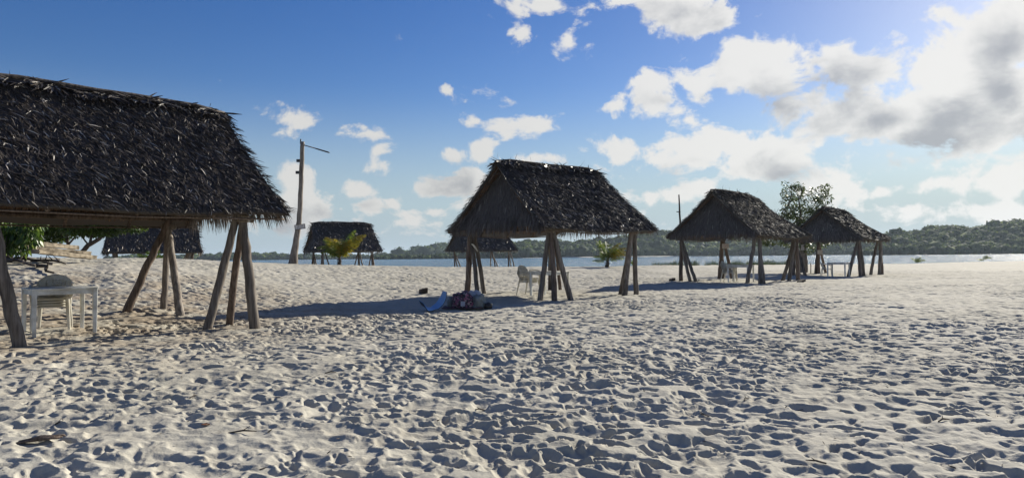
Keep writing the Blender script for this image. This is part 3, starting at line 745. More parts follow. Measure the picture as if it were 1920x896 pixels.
def put_chair(x, y, z, rz, label, group):
    if not used:
        used.append(1); CH0.location = (x, y, z); CH0.rotation_euler = (0, 0, rz); CH0['label'] = label; CH0['group'] = group; return CH0
    return part_copy(CH0, (x, y, z), rz, label, group)
def stack(px, Y, deg, n, where, grp):
    g = ground_at(px, Y); a = R(deg); bx, by = -math.sin(a), math.cos(a)      # chair's own backwards direction
    if n == 4: names = ['bottom chair', 'second chair from the ground', 'third chair from the ground', 'top chair']
    elif n == 3: names = ['bottom chair', 'middle chair', 'top chair']
    else: names = ['single chair']
    for k in range(n):
        sh = .012 * k
        put_chair(g.x - bx * sh, g.y - by * sh, g.z - .02 + .043 * k, a, ('%s of white stack %s' % (names[k], where)) if n > 1 else 'white plastic armchair %s' % where, grp)
def make_table(w=.9, d=.9):
    root = thing('square_table', (0, 0, 0), 'x', 'table')
    mb = MB(); mb.box((0, 0, .72), (w, d, .028)); bevel(mb.build('tabletop', M['table'], root), .008)
    mb = MB()
    for s in (-1, 1):
        mb.box((0, s * (d / 2 - .035), .668), (w - .07, .018, .075)); mb.box((s * (w / 2 - .035), 0, .667), (.018, d - .09, .073))
    mb.build('apron', M['table'], root)
    for sx in (-1, 1):
        for sy in (-1, 1):
            mb = MB(); mb.box((sx * (w / 2 - .04), sy * (d / 2 - .04), .335), (.068, .068, .742), taper=.72); bevel(mb.build('leg', M['table'], root), .006)
    return root
TB0 = None
def put_table(px, Y, deg, label):
    global TB0
    g = ground_at(px, Y)
    if TB0 is None:
        TB0 = make_table(); TB0.location = (g.x, g.y, g.z); TB0.rotation_euler = (0, 0, R(deg)); TB0['label'] = label; TB0['group'] = 'white tables under the shelters'; return TB0
    return part_copy(TB0, (g.x, g.y, g.z), R(deg), label, 'white tables under the shelters')
# left shelter: near-left leg at column 66, depth 10.5
put_table(112, 11.13, 44.5, 'white table in front of a chair stack under the large left shelter')
stack(100, 11.55, 27, 4, 'behind the table at the far left', 'chairs stacked behind the far left table')
put_table(1030, 20.75, 57, 'white table under the middle shelter behind its front poles')
stack(990, 21.2, 52, 4, 'left of the middle shelter table', 'chairs stacked under the middle shelter')
put_table(1388, 29.25, 55, 'white table under the shelter with the mast')
stack(1365, 29.4, 55, 4, 'beside the table under the mast shelter', 'chairs stacked under the mast shelter')
put_table(1571, 35.1, 50, 'white table under the farthest right shelter')
stack(1549, 35.6, 58, 1, 'at the table of the farthest right shelter', 'chairs around the beach shelters')
put_table(911, 54.6, 30, 'faint white table under the far shelter by the water')
stack(902, 54.0, 70, 1, 'half hidden under the far shelter by the water', 'chairs around the beach shelters')

# ------------------------------------------------------------------ mast at the third shelter
g = ground_at(1275, 31.6); root = thing('thin_mast', g, 'tall thin dark wooden mast rising above the left corner of a shelter', 'pole')
def W2L(p): return Vector(p) - g
mb = MB(); mb.tube([W2L(at(1277, 526, 31.6)), W2L(at(1276, 440, 31.6)), W2L(at(1274.5, 400, 31.6)), W2L(at(1273, 365, 31.6))], [.06, .05, .042, .03], 8, .005, seg=3); mb.build('shaft', M['driftwood'], root, True)
mb = MB(); mb.tube([W2L(at(1268.5, 397, 31.6)), W2L(at(1276, 397.5, 31.6))], .022, 6); mb.build('peg', M['driftwood'], root)

# ------------------------------------------------------------------ lamp pole with sign
Yp = 34.0; g = ground_at(549, Yp); root = thing('lamp_pole', g, 'tall crooked grey wooden pole with a lamp arm and small sign', 'lamp pole')
def pl(px, py, dy=0): return at(px, py, Yp + dy) - g
mb = MB(); mb.tube([pl(549, 499), pl(551, 480), pl(555.5, 450), pl(561, 415), pl(563, 380), pl(564.5, 340), pl(566, 300), pl(567.5, 266)], [.25, .19, .15, .13, .12, .115, .11, .10], 12, .008, seg=3); mb.build('pole', M['wood'], root, True)
mb = MB(); mb.tube([pl(544, 499), pl(546, 480)], [.10, .07], 8, .005); mb.build('support_post', M['driftwood'], root, True)
mb = MB(); mb.tube([pl(563.5, 270), pl(564, 261)], .035, 7); mb.tube([pl(568.5, 266), pl(570, 270), pl(569, 275)], .04, 7); mb.build('top_hook', M['black'], root, True)
mb = MB(); mb.tube([pl(569, 272), pl(590, 278)], .026, 7); mb.build('lamp_arm', M['wood'], root, True)
mb = MB(); p0, p1 = pl(588, 277.5), pl(618, 286.5); mb.tube([p0, p0.lerp(p1, .2), p0.lerp(p1, .9), p1], [.03, .055, .06, .04], 8, flat=.6); mb.build('lamp_head', M['black'], root, True)
for (bx, by) in ((560, 301.5), (558.5, 323.5)):
    mb = MB(); mb.box(pl(bx, by), (.20, .10, .14)); mb.build('bracket', M['black'], root)
def sign_board(parent, c, wdt, hgt, tilt, lines, ink, frame=True, rz=0.0):
    rot = (Matrix.Rotation(rz, 3, 'Z') @ Matrix.Rotation(-tilt, 3, 'Y'))
    mb = MB(); mb.box(c, (wdt, .02, hgt), rot); bd = mb.build('sign_board', M['sign'], parent)
    if frame:
        mb = MB()
        for s in (-1, 1):
            mb.box(Vector(c) + rot @ Vector((0, -.004, s * hgt / 2)), (wdt + .04, .036, .022), rot)
            mb.box(Vector(c) + rot @ Vector((s * (wdt / 2 + .002), -.004, 0)), (.026, .034, hgt - .03), rot)
        mb.build('frame', M['black'], bd)
    mb = MB(); rs = random.Random(int(wdt * 1000 + hgt * 77))
    for (zz, hh, x0, x1) in lines:
        x = x0
        while x < x1:
            wl = rs.uniform(.02, .05); q = Vector((x + wl / 2, -.0125, zz))
            mb.box(Vector(c) + rot @ q, (wl * .45, .004, hh), rot); mb.box(Vector(c) + rot @ (q + Vector((wl * .2, 0, rs.choice((-1, 1)) * hh * .35))), (wl * .8, .003, hh * .3), rot)
            x += wl + (.03 if rs.random() < .3 else .012)
    mb.build('lettering', ink, bd)
    return bd
sign_board(root, pl(562.5, 425.2, -.20), .50, .22, R(7), [(.055, .035, -.12, .15), (.0, .035, -.16, .12), (-.055, .03, -.20, .2)], M['sign_ink'])

def hung_sign(px, py, Y, wdt, hgt, label, lines, ink, rz=0, name='sign'):
    c = at(px, py, Y); r = thing(name, c, label, 'sign'); sign_board(r, (0, 0, 0), wdt, hgt, 0, lines, ink, False, rz); return r
hung_sign(1360.5, 461.5, 32.75, .32, .23, 'pale square notice nailed to the back poles of the mast shelter', [(.06, .03, -.09, .11), (.02, .025, -.10, .10), (-.07, .035, -.11, .1)], M['sign_red'])
hung_sign(1537.5, 472.5, 40.2, .29, .24, 'small grey notice on the back poles of the farthest right shelter', [(.04, .02, -.08, .09), (-.05, .02, -.08, .08)], M['sign_ink'])
hung_sign(1505, 464, 43.2, .20, .34, 'narrow brownish notice nailed to the trunk of the beach tree', [(.08, .03, -.05, .05), (.0, .03, -.05, .05)], M['sign_red'])
# curved white sheet hanging on the second shelter's left poles
c0 = at(890, 462, 21.2); vs = []
for k in range(9):
    t = k / 8; p = at(884.5 + 11 * t ** .8, 457.5 + 14 * t ** 1.7, 21.2) - c0; 
    wv = Vector((.0, .16, 0)); up = Vector((-.045, 0, -.03)) * (1 - abs(2 * t - .9) * .6)
    vs += [p, p + wv * .5 + up, p + wv]
fs = [(3 * k + i_, 3 * k + i_ + 1, 3 * k + 4 + i_, 3 * k + 3 + i_) for k in range(8) for i_ in range(2)]
o = mesh_np('plastic_sheet', vs, fs, M['plastic'], smooth=True, loc=c0); o.modifiers.new('s', 'SOLIDIFY').thickness = .01
tag(o, 'curled white plastic scrap hanging on the left poles of the middle shelter', 'scrap')

# ------------------------------------------------------------------ belongings in the shade of the middle shelter
def mat_pattern(name):
    m, nt, b = newmat(name); ob = nt.new('ShaderNodeTexCoord').outputs['Object']
    v = nt.new('ShaderNodeTexVoronoi'); nt.put(v.inputs['Vector'], ob); v.inputs['Scale'].default_value = 26
    s = nt.new('ShaderNodeSeparateColor'); nt.put(s.inputs[0], v.outputs['Color'])
    c = nt.mix(nt.smooth(s.outputs[0], .45, .6), (.035, .022, .035), (.26, .09, .15)); c = nt.mix(nt.smooth(s.outputs[1], .8, .85), c, (.33, .26, .27)); c = nt.mix(nt.smooth(s.outputs[2], .7, .8), c, (.03, .05, .06))
    nt.put(b.inputs['Base Color'], c); b.inputs['Roughness'].default_value = .85; return m
M['bag'] = mat_pattern('dark_pink_print_cloth')
M['greycloth'] = mat_plain('grey_green_cloth', (.22, .24, .23), .9, .15, 14)
M['bluecloth'] = mat_plain('blue_foam', (.18, .34, .58), .6, .05, 9)
M['palecloth'] = mat_plain('pale_cloth', (.45, .46, .50), .9, .12, 10)
def lump(name, sx, sy, sz, seed, mat, parent=None, loc=(0, 0, 0), fold=.10, sub=4, flatb=True):
    bm = bmesh.new(); bmesh.ops.create_icosphere(bm, subdivisions=sub, radius=1.0); rs = np.random.default_rng(seed); ph = rs.random(6) * 6
    for v in bm.verts:
        p = v.co.copy(); k = 1 + fold * (math.sin(p.x * 5 + ph[0]) * math.cos(p.z * 4 + ph[1]) + .6 * math.sin(p.y * 9 + p.x * 7 + ph[2]) + .5 * math.sin(p.z * 12 + p.x * 10 + ph[3]) + .4 * abs(math.sin(p.x * 14 + p.z * 9 + ph[4])))
        q = p * k
        if flatb and q.z < -.45: q.z = -.45 + (q.z + .45) * .15
        v.co = Vector((q.x * sx, q.y * sy, (q.z + .5) * sz))
    me = bpy.data.meshes.new(name); bm.to_mesh(me); bm.free(); me.materials.append(mat); me.polygons.foreach_set('use_smooth', np.ones(len(me.polygons), bool))
    o = bpy.data.objects.new(name, me); COL.objects.link(o); o.location = loc
    if parent: o.parent = parent
    return o
Yb = 16.4
g = ground_at(866, Yb)
root = thing('beach_bag', g, 'bulging dark bag with pink print lying in the shade', 'bag')
lump('bag_body', .26, .22, .27, 4, M['bag'], root, (0, 0, .0))
mb = MB(); mb.tube([(-.16, -.10, .26), (-.12, -.16, .33), (0, -.18, .35), (.10, -.16, .30), (.13, -.12, .22)], .014, 6, seg=3); mb.build('handle', M['black'], root, True)
mb = MB(); mb.box((.03, -.262, .13), (.10, .012, .12), Matrix.Rotation(R(-18), 3, 'X')); mb.build('label_patch', M['palecloth'], root)
g = ground_at(896, Yb + .02); o = lump('cloth_bundle', .17, .18, .22, 9, M['greycloth'], None, g, .16); tag(o, 'crumpled grey green cloth heaped at the right of the printed bag', 'cloth')
g = ground_at(889, Yb + .38); o = lump('folded_towel', .20, .14, .27, 12, M['palecloth'], None, g, .12); tag(o, 'pale bluish towel stuffed behind the grey cloth heap', 'towel')
g = ground_at(914, Yb - .15); o = lump('small_pouch', .10, .09, .10, 15, M['black'], None, g, .08, 3); tag(o, 'small black pouch at the right end of the bags', 'pouch')
g = ground_at(845, Yb + .2); o = lump('dark_pouch', .10, .11, .19, 17, M['greycloth'], None, g, .12, 3); tag(o, 'small grey sack between the blue mat and printed bag', 'sack')
# ground cloth
g = ground_at(866, Yb); nx, ny = 24, 12; vs = []; 
for j in range(ny + 1):
    for i_ in range(nx + 1):
        x = (i_ / nx - .5) * .95 + .02 * math.sin(j); y = (j / ny - .5) * .75 + .03 * math.sin(i_ * .8)
        vs.append((x, y, .038 + gz(g.x + x, g.y + y) - g.z + .012 * math.sin(i_ * 1.3) * math.sin(j * 1.1)))
fs = [(j * (nx + 1) + i_, j * (nx + 1) + i_ + 1, (j + 1) * (nx + 1) + i_ + 1, (j + 1) * (nx + 1) + i_) for j in range(ny) for i_ in range(nx)]
o = mesh_np('ground_cloth', vs, fs, mat_plain('dark_red_cloth', (.14, .08, .08), .9, .15, 10), None, True, g); o.modifiers.new('s', 'SOLIDIFY').thickness = .006
tag(o, 'dark reddish cloth spread on the sand under the bags', 'cloth')
# blue mat, curled up at both ends
g = ground_at(817, 15.7); root = thing('foam_mat', g, 'blue foam mat with black underside, curled up at its right end', 'mat', R(42))
def mat_sheet(off):
    vs = []; nx, ny = 20, 8
    path = [(-.36, .15), (-.30, .09), (-.20, .06), (-.05, .07), (.10, .16), (.20, .30), (.25, .44)]
    for i_ in range(nx + 1):
        t = i_ / nx * (len(path) - 1); k = min(int(t), len(path) - 2); f = t - k; x = path[k][0] * (1 - f) + path[k + 1][0] * f; z = path[k][1] * (1 - f) + path[k + 1][1] * f
        tx, tz = path[k + 1][0] - path[k][0], path[k + 1][1] - path[k][1]; L_ = math.hypot(tx, tz)
        for j in range(ny + 1):
            v = j / ny - .5; ww = .50 * (1 - .40 * (i_ / nx) ** 3)
            zz = z + (.0 if i_ > 7 else (-.10 * max(0, -v) * 2 * (1 - i_ / 8)))
            vs.append((x - tz / L_ * off + .12 * v, v * ww, zz + tx / L_ * off + .10 * (v + .5) * max(0, 1 - i_ / 9)))
    fs = [(i_ * (ny + 1) + j, (i_ + 1) * (ny + 1) + j, (i_ + 1) * (ny + 1) + j + 1, i_ * (ny + 1) + j + 1) for i_ in range(nx) for j in range(ny)]
    return vs, fs
vs, fs = mat_sheet(.014); o = mesh_np('blue_top', vs, fs, M['bluecloth'], root, True); o.modifiers.new('s', 'SOLIDIFY').thickness = .008
vs, fs = mat_sheet(.0); o = mesh_np('black_underside', vs, fs, M['black'], root, True); o.modifiers.new('s', 'SOLIDIFY').thickness = .008
# dark block on the edge of the shadow
def rock(name, px, Y, sx, sy, sz, label, cat, mat, seed, rz=.4):
    g = ground_at(px, Y); bm = bmesh.new(); bmesh.ops.create_cube(bm, size=1.0); bmesh.ops.subdivide_edges(bm, edges=bm.edges, cuts=4, use_grid_fill=True)
    rs = np.random.default_rng(seed)
    for v in bm.verts: v.co = Vector((v.co.x * sx, v.co.y * sy, (v.co.z + .40) * sz)) * (1 + rs.normal(0, .03)); v.co.z += .25 * v.co.x
    me = bpy.data.meshes.new(name); bm.to_mesh(me); bm.free(); me.materials.append(mat); o = bpy.data.objects.new(name, me); COL.objects.link(o); o.location = g; o.rotation_euler = (0, 0, rz)
    return tag(o, label, cat)
rock('broken_block', 793, 22.3, .24, .22, .17, 'dark broken block on the sand at the shadow edge', 'block', M['driftwood'], 1)
rock('broken_block', 1259, 31.3, .22, .2, .13, 'small dark lump on the sand left of the mast shelter', 'block', M['driftwood'], 2)
rock('broken_block', 1501, 28.8, .26, .22, .09, 'dark chunk of wood lying right of the mast shelter poles', 'block', M['driftwood'], 3)
# short post standing in the sand near the far shelter
g = ground_at(1519, 41.5); mb = MB(); mb.tube([(0, 0, -.1), (.01, 0, .30), (0, 0, .62)], [.035, .03, .028], 7, .003, seg=2); o = mb.build('short_post', M['wood'], None, True, g); tag(o, 'short thin stake stuck in the sand beside the beach tree', 'stake')

# ------------------------------------------------------------------ vegetation
def rnd_leafcloud(blobs, n, ln, wd, seed, droop=.2, shell=.55):
    rng = np.random.default_rng(seed); bl = np.array(blobs, float); vol = bl[:, 3] * bl[:, 4] * bl[:, 5]; pr = vol ** .75; pr /= pr.sum()
    k = rng.choice(len(bl), n, p=pr); u = nrm(rng.normal(size=(n, 3))); r = rng.random(n) ** (1 / 3.0); r = shell + (1 - shell) * r
    c = bl[k, :3] + u * r[:, None] * bl[k, 3:6]
    cl = rng.normal(size=(60, 3)); d = nrm(u * .7 + rng.normal(0, .7, (n, 3))); d[:, 2] -= droop; 
    up = nrm(rng.normal(0, .5, (n, 3)) + np.array([0, 0, 1.0]))
    return leaves(c, d, up, rng.uniform(.7, 1.3, n) * ln, rng.uniform(.7, 1.3, n) * wd, .15)
def branchy(mb, p, d, ln, r, depth, tips, rs, spread=.6, up=.15):
    n = 4; pts = [p.copy()]; rad = [r]; q = p.copy(); dd = d.copy()
    for k in range(n):
        dd = (dd + Vector((rs.uniform(-.2, .2), rs.uniform(-.2, .2), rs.uniform(-.05, .2) + up * .3))).normalized(); q = q + dd * ln / n; pts.append(q.copy()); rad.append(r * (1 - .45 * (k + 1) / n))
    mb.tube(pts, rad, 7 if depth > 1 else 5)
    if depth == 0: tips.append(q); return
    for k in range(rs.choice((2, 3, 3))):
        a = rs.uniform(0, 6.28); nd = (dd + Vector((math.cos(a) * spread, math.sin(a) * spread, rs.uniform(-.1, .35)))).normalized()
        branchy(mb, q, nd, ln * rs.uniform(.6, .85), rad[-1] * .8, depth - 1, tips, rs, spread, up)
        if depth == 1: tips.append(pts[2])

# beach tree behind the two right shelters
Yt = 43.5; g = ground_at(1505, Yt); root = thing('beach_tree', g, 'open crowned tree with pale patched trunk between the two right shelters', 'tree')
def tl(px, py, dy=0): return at(px, py, Yt + dy) - g
mb = MB(); mb.tube([tl(1505, 516), tl(1506, 505), tl(1507, 490), tl(1506, 470), tl(1504, 450), tl(1500, 432)], [.33, .29, .26, .20, .17, .15], 10, .015, seg=2)
rs = random.Random(5); tips = []
for (x1, y1, x2, y2, dy) in ((1500, 432, 1478, 385, .3), (1500, 432, 1498, 375, -.3), (1502, 440, 1530, 395, .2), (1502, 440, 1548, 420, -.4), (1500, 436, 1460, 415, 0)):
    mb.tube([tl(x1, y1), tl((x1 + x2) / 2 + 2, (y1 + y2) / 2 - 3, dy * .5), tl(x2, y2, dy)], [.10, .07, .045], 6, .005, seg=2)
    for q in range(3): branchy(mb, tl(x2, y2, dy), Vector((rs.uniform(-.6, .6), rs.uniform(-.6, .6), .8)).normalized(), .55, .035, 1, tips, rs)
mb.build('trunk', mat_wood('patched_bark', (.09, .075, .06), (.36, .31, .26)), root, True)
bl = [(*tl(px, py, dy), rx, ry, rz) for px, py, dy, rx, ry, rz in (
    (1488, 362, 0, .75, .8, .50), (1478, 378, .4, .5, .6, .35), (1495, 350, -.2, .40, .4, .25), (1534, 362, .2, .62, .6, .38), (1548, 352, 0, .35, .35, .22), (1520, 385, -.3, .85, .8, .45), (1545, 372, .3, .55, .5, .3),
    (1500, 400, 0, 1.0, 1.0, .55), (1480, 412, .2, .75, .9, .5), (1528, 410, 0, .9, .9, .5), (1478, 398, -.3, .55, .5, .4), (1510, 430, 0, 1.2, 1.1, .5), (1470, 435, .3, 1.0, 1.0, .45), (1545, 430, 0, .9, .9, .5),
    (1450, 450, 0, .9, .8, .30), (1428, 454, 0, .55, .5, .22), (1490, 455, .2, .9, .9, .35), (1530, 455, 0, .8, .8, .35), (1512, 468, 0, .5, .5, .3), (1472, 345, 0, .2, .2, .15), (1553, 388, 0, .3, .3, .2))]
v1 = rnd_leafcloud(bl, 8000, .16, .08, 31, .25, .35)
mesh_np('crown', *v1, M['leaf_tree'], root)

# almond trees beyond the rise at the far left
def almond(px, Y, blobs, trunks, n, seed, label):
    g = ground_at(px, Y); root = thing('almond_tree', g, label, 'tree'); mb = MB()
    for pts, r in trunks:
        P_ = [at(a_, b_, Y) - g for a_, b_ in pts]; mb.tube(P_, [r * (1 - .5 * k / len(P_)) for k in range(len(P_))], 8, .01, seg=3)
    mb.build('trunk', M['driftwood'], root, True)
    bl = [(*(at(a_, b_, Y + dy) - g), rx, ry, rz) for a_, b_, dy, rx, ry, rz in blobs]
    mesh_np('crown', *rnd_leafcloud(bl, n, .19, .10, seed, .05, .3), M['leaf_dark'], root)
almond(156, 30, [(190, 405, 0, 1.6, 1.6, .55), (225, 422, .3, .95, 1, .32), (250, 424, 0, .55, .6, .22), (170, 425, 0, 1.1, 1.2, .35), (215, 400, 0, 1.2, 1.2, .5), (150, 432, -.3, .6, .8, .22), (236, 410, 0, .8, .8, .4), (196, 436, 0, .6, .6, .12)],
       [([(153, 474), (165, 460), (185, 448), (205, 430), (215, 415)], .11), ([(168, 458), (172, 444), (175, 430)], .06), ([(185, 448), (200, 440), (222, 425)], .05), ([(165, 460), (158, 448), (155, 436)], .04)], 9000, 41, 'leaning spreading tree whose trunk shows against the sky past the timbers')
almond(127, 31.5, [(100, 405, 0, 2.0, 2, .8), (85, 430, 0, 1.0, 1.2, .6), (130, 420, 0, 1.1, 1.2, .45), (60, 440, 0, 1.2, 1.2, .6), (90, 450, 0, .55, .8, .3), (40, 410, 0, 1.8, 1.6, .9), (-20, 420, 0, 2., 1.6, 1.0), (0, 455, 0, 1.6, 1.2, .6), (115, 440, 0, .45, .5, .25)],
       [([(128, 460), (126, 447), (122, 430)], .07), ([(128, 459), (137, 449), (146, 436)], .05), ([(128, 458), (120, 446), (112, 438)], .04)], 11000, 43, 'dense dark tree behind the timbers at the far left')
# leafy bush in front of it
Yh = 19.8; g = ground_at(20, Yh); root = thing('leafy_bush', g, 'bright green bush with drooping leaves at the left edge of the sand', 'bush'); mb = MB(); rs = random.Random(9); tips = []
for k in range(9): branchy(mb, Vector((rs.uniform(-.5, .4), rs.uniform(-.3, .3), -.1)), Vector((rs.uniform(-.5, .5), rs.uniform(-.3, .3), 1)).normalized(), .55, .03, 1, tips, rs, .5)
mb.build('stems', M['driftwood'], root, True)
def bl_(px, py, dy=0): return at(px, py, Yh + dy) - g
bl = [(*bl_(a_, b_, dy), rx, ry, rz) for a_, b_, dy, rx, ry, rz in ((20, 425, 0, .55, .5, .3), (50, 425, -.1, .38, .4, .24), (72, 415, -.1, .20, .25, .10), (55, 448, -.2, .28, .3, .26), (40, 462, -.2, .22, .25, .20), (10, 450, 0, .45, .4, .35), (-30, 430, 0, .7, .5, .5), (-60, 455, 0, .7, .5, .4), (62, 440, 0, .2, .3, .2), (30, 440, 0, .4, .4, .3))]
v = rnd_leafcloud(bl, 1900, .20, .075, 51, 1.9, .3); mesh_np('foliage', *v, M['leaf_bush'], root)

def palm(px, Y, label, fronds, trunk_h, rad, seed, trunk=True, zoff=0.0, group=None):
    """fronds: (azimuth deg (0 = right), elevation deg, length, droop, yellow)"""
    g = ground_at(px, Y); g.z += zoff; root = thing('young_palm', g, label, 'palm', group=group); rng = np.random.default_rng(seed); rs = random.Random(seed)
    if trunk:
        mb = MB(); mb.tube([(0, 0, -.15), (0, 0, .05), (.02, 0, trunk_h * .6), (.0, 0, trunk_h)], [rad * 1.9, rad * 1.5, rad, rad * .8], 9, .012, seg=3)
        for k in range(14):
            a_ = rs.uniform(0, 6.28); z_ = rs.uniform(.05, trunk_h); mb.tube([(math.cos(a_) * rad * .8, math.sin(a_) * rad * .8, z_), (math.cos(a_) * rad * 1.7, math.sin(a_) * rad * 1.7, z_ + rs.uniform(-.02, .12))], [.025, .008], 4)
        mb.build('trunk', M['driftwood'], root, True)
    for (azd, eld, ln, droop, yel) in fronds:
        a_ = R(azd); e = R(eld); h = Vector((math.cos(a_), math.sin(a_), 0)); P_ = []; p = Vector((0, 0, trunk_h - .03)); n = 16
        for k in range(n + 1):
            P_.append(p.copy()); ee = e - droop * (k / n) ** 1.3; p = p + (h * math.cos(ee) + Vector((0, 0, math.sin(ee)))) * ln / n
        mb = MB(); mb.tube(P_, [.022 * (1 - .8 * k / n) + .003 for k in range(n + 1)], 4)
        lv = []; side = Vector((-h.y, h.x, 0)); B_, Dd, N_, L_ = [], [], [], []
        for k in range(int(ln * 40)):
            t = .16 + .84 * k / (ln * 40); f = t * n; i_ = min(int(f), n - 1); q = P_[i_].lerp(P_[i_ + 1], f - i_); tan = (P_[i_ + 1] - P_[i_]).normalized(); nn = side.cross(tan).normalized() * -1
            for s in (-1, 1):
                dv = side * s * rs.uniform(.6, .9) + tan * .65 + Vector((0, 0, rs.uniform(-1.1, -.1)))
                B_.append(q); Dd.append(dv); N_.append(nn); L_.append((.42 * math.sin(math.pi * (t * .83 + .14)) + .05) * ln / 1.35 * rs.uniform(.85, 1.1))
        V1, F1 = leaves(np.array(B_), np.array([tuple(x) for x in Dd]), np.array([tuple(x) for x in N_]), np.array(L_), np.full(len(L_), .036), .12)
        nb = len(mb.v); mb.v += [tuple(x) for x in V1]; mb.f += [tuple(int(i) + nb for i in f) for f in F1]
        mb.build('frond', M['frond_yellow'] if yel else M['frond_green'], root)
    return root
palm(636, 37.5, 'young palm with yellowing fronds in front of a far shelter', [
    (5, 74, 2.1, 1.35, 1), (20, 64, 1.7, 1.0, 1), (-15, 80, 1.9, .9, 0), (-8, 56, 1.4, .9, 1), (120, 86, 1.9, 1.9, 1), (165, 82, 1.6, 1.5, 0), (190, 72, 1.6, 2.0, 0), (240, 84, 1.7, 1.5, 1), (270, 72, 1.4, 1.2, 0), (315, 66, 1.6, 1.0, 1), (150, 62, 1.2, 1.5, 0), (60, 70, 1.5, 1.0, 0), (210, 55, 1.2, 1.6, 0)], .40, .085, 61)
palm(1138, 44.0, 'young palm with green and orange fronds, right of the middle shelter', [
    (0, 52, 1.7, 1.5, 1), (-20, 68, 1.6, 1.5, 1), (20, 78, 1.6, 1.2, 1), (150, 78, 1.5, .7, 0), (200, 80, 1.45, .5, 0), (170, 45, 1.0, 1.2, 0), (190, 15, 1.0, .6, 0), (0, 30, 1.2, 1.0, 0), (90, 80, 1.6, 1.0, 0), (300, 70, 1.4, 1.4, 0), (250, 45, .9, 1.0, 0), (40, 65, 1.5, 1.5, 1)], .42, .10, 62)
palm(288, 30, 'low clump of green palm fronds rising behind the sand at the far left', [
    (0, 45, 1.0, .9, 0), (20, 60, .95, .8, 0), (170, 55, 1.0, 1.0, 0), (200, 40, .9, .9, 1), (90, 75, .8, .6, 0), (270, 70, .75, .8, 0), (330, 50, .8, .9, 0), (150, 70, .8, .7, 0)], .1, .05, 63, False, -.1)
palm(1718, 76, 'tiny green palm seedling on the right shore', [(0, 50, 1.1, 1.5, 0), (60, 70, .9, 1.2, 0), (180, 70, .9, 1.2, 0), (250, 60, .8, 1.0, 0), (20, 75, 1.0, 1.4, 0)], .15, .08, 64, False, .05)
palm(1843, 84, 'dark windblown palm seedling nearest the right edge of the beach', [(0, 60, 1.2, 2.0, 0), (20, 78, 1.1, 1.8, 0), (180, 20, .9, .4, 0), (190, 40, .7, 1.0, 0)], .15, .08, 65, False, .05)
palm(1187, 47, 'small shoot beside the right pole tripod of the middle shelter', [(80, 80, .55, .6, 0), (200, 70, .45, .8, 0), (0, 65, .45, .8, 0)], .05, .03, 66, False)

# loose litter trodden into the sand
rl = np.random.default_rng(81); n = 1500
px_ = rl.uniform(-100, 2000, n); Yl = 3.6 + 18 * rl.random(n) ** 1.6; k = rl.random(n) < .45; px_[k] = rl.normal(230, 190, k.sum()); Yl[k] = rl.uniform(7, 15, k.sum())
x = (px_ - 960) / 1280 * Yl; zz = terrain(x, Yl) + sand_detail(x, Yl) + .006; a_ = rl.uniform(0, 6.28, n); d = np.stack([np.cos(a_), np.sin(a_), rl.normal(.05, .15, n)], 1)
V_, F_ = blades(np.stack([x, Yl, zz], 1), d, np.repeat(np.array([[0, 0, 1.]]), n, 0), rl.lognormal(-3.4, .5, n), rl.uniform(.004, .012, n), rl.uniform(0, .01, n), rl)
tag(mesh_np('beach_litter', V_, F_, M['driftwood']), 'tiny dry bits of leaf and twig trodden into the sand', 'litter', kind='stuff')

# reeds along the shallow edge
rr_ = np.random.default_rng(71); n = 2600; P = 1222 + 262 * rr_.random(n) ** .9; Yr = rr_.uniform(74, 84, n); x = (P - 960) / 1280 * Yr
keep = vnoise(P * .06, np.zeros(n)) + .25 * rr_.random(n) > .35; P, Yr, x = P[keep], Yr[keep], x[keep]; n = len(P)
hgt = rr_.uniform(.45, .95, n) * (.8 + .4 * vnoise(P * .11, np.ones(n) * 5)); base = np.stack([x, Yr, np.full(n, -.5)], 1)
d = np.stack([rr_.normal(.08, .14, n), rr_.normal(0, .12, n), np.ones(n)], 1)
V_, F_ = blades(base, d, np.repeat(np.array([[0, 1., 0]]), n, 0), hgt + .1, np.full(n, .03), rr_.normal(0, .12, n), rr_, 0, .3)
tag(mesh_np('reeds', V_, F_, M['reed']), 'thin reeds standing in the shallow water behind the mast shelter', 'reeds', kind='stuff')

# ------------------------------------------------------------------ timbers and driftwood at the left
M['old_timber'] = mat_plain('old_timber', (.34, .29, .22), .92, .2, 5, .1, dirt=(.12, .10, .075))
def beam(x0, y0, x1, y1, Y0, Y1, th, wd, label):
    a_, b_ = at(x0, y0, Y0), at(x1, y1, Y1); c = (a_ + b_) / 2; d = b_ - a_; L_ = d.length; ex = d.normalized(); ez = Vector((0, 0, 1)); ey = ez.cross(ex).normalized(); ez = ex.cross(ey)
    rot = Matrix((ex, ey, ez)).transposed(); bm = bmesh.new(); bmesh.ops.create_cube(bm, size=1.0); bmesh.ops.subdivide_edges(bm, edges=bm.edges, cuts=6, use_grid_fill=True)
    rs = np.random.default_rng(int(x1 * 7 + y1))
    for v in bm.verts:
        k = 1 + .05 * math.sin(v.co.x * 9 + y0); v.co = rot @ (Vector((v.co.x * L_, v.co.y * wd * k, v.co.z * th * k)) + Vector((rs.normal(0, .006), rs.normal(0, .006), rs.normal(0, .008))))
    me = bpy.data.meshes.new('timber_beam'); bm.to_mesh(me); bm.free(); me.materials.append(M['old_timber']); o = bpy.data.objects.new('timber_beam', me); COL.objects.link(o); o.location = c
    tag(o, label, 'timber', 'weathered timbers piled at the far left'); bevel(o, .02, 2)
beam(45, 454.5, 143, 464.5, 21.2, 23.4, .12, .22, 'topmost weathered timber of the pile at the far left')
beam(35, 462, 166, 475, 20.2, 22.6, .10, .22, 'middle weathered timber of the pile, jutting past the top one')
beam(66, 471.5, 176, 482.5, 19.4, 21.8, .11, .24, 'lowest and longest timber of the pile, lying on the sand')
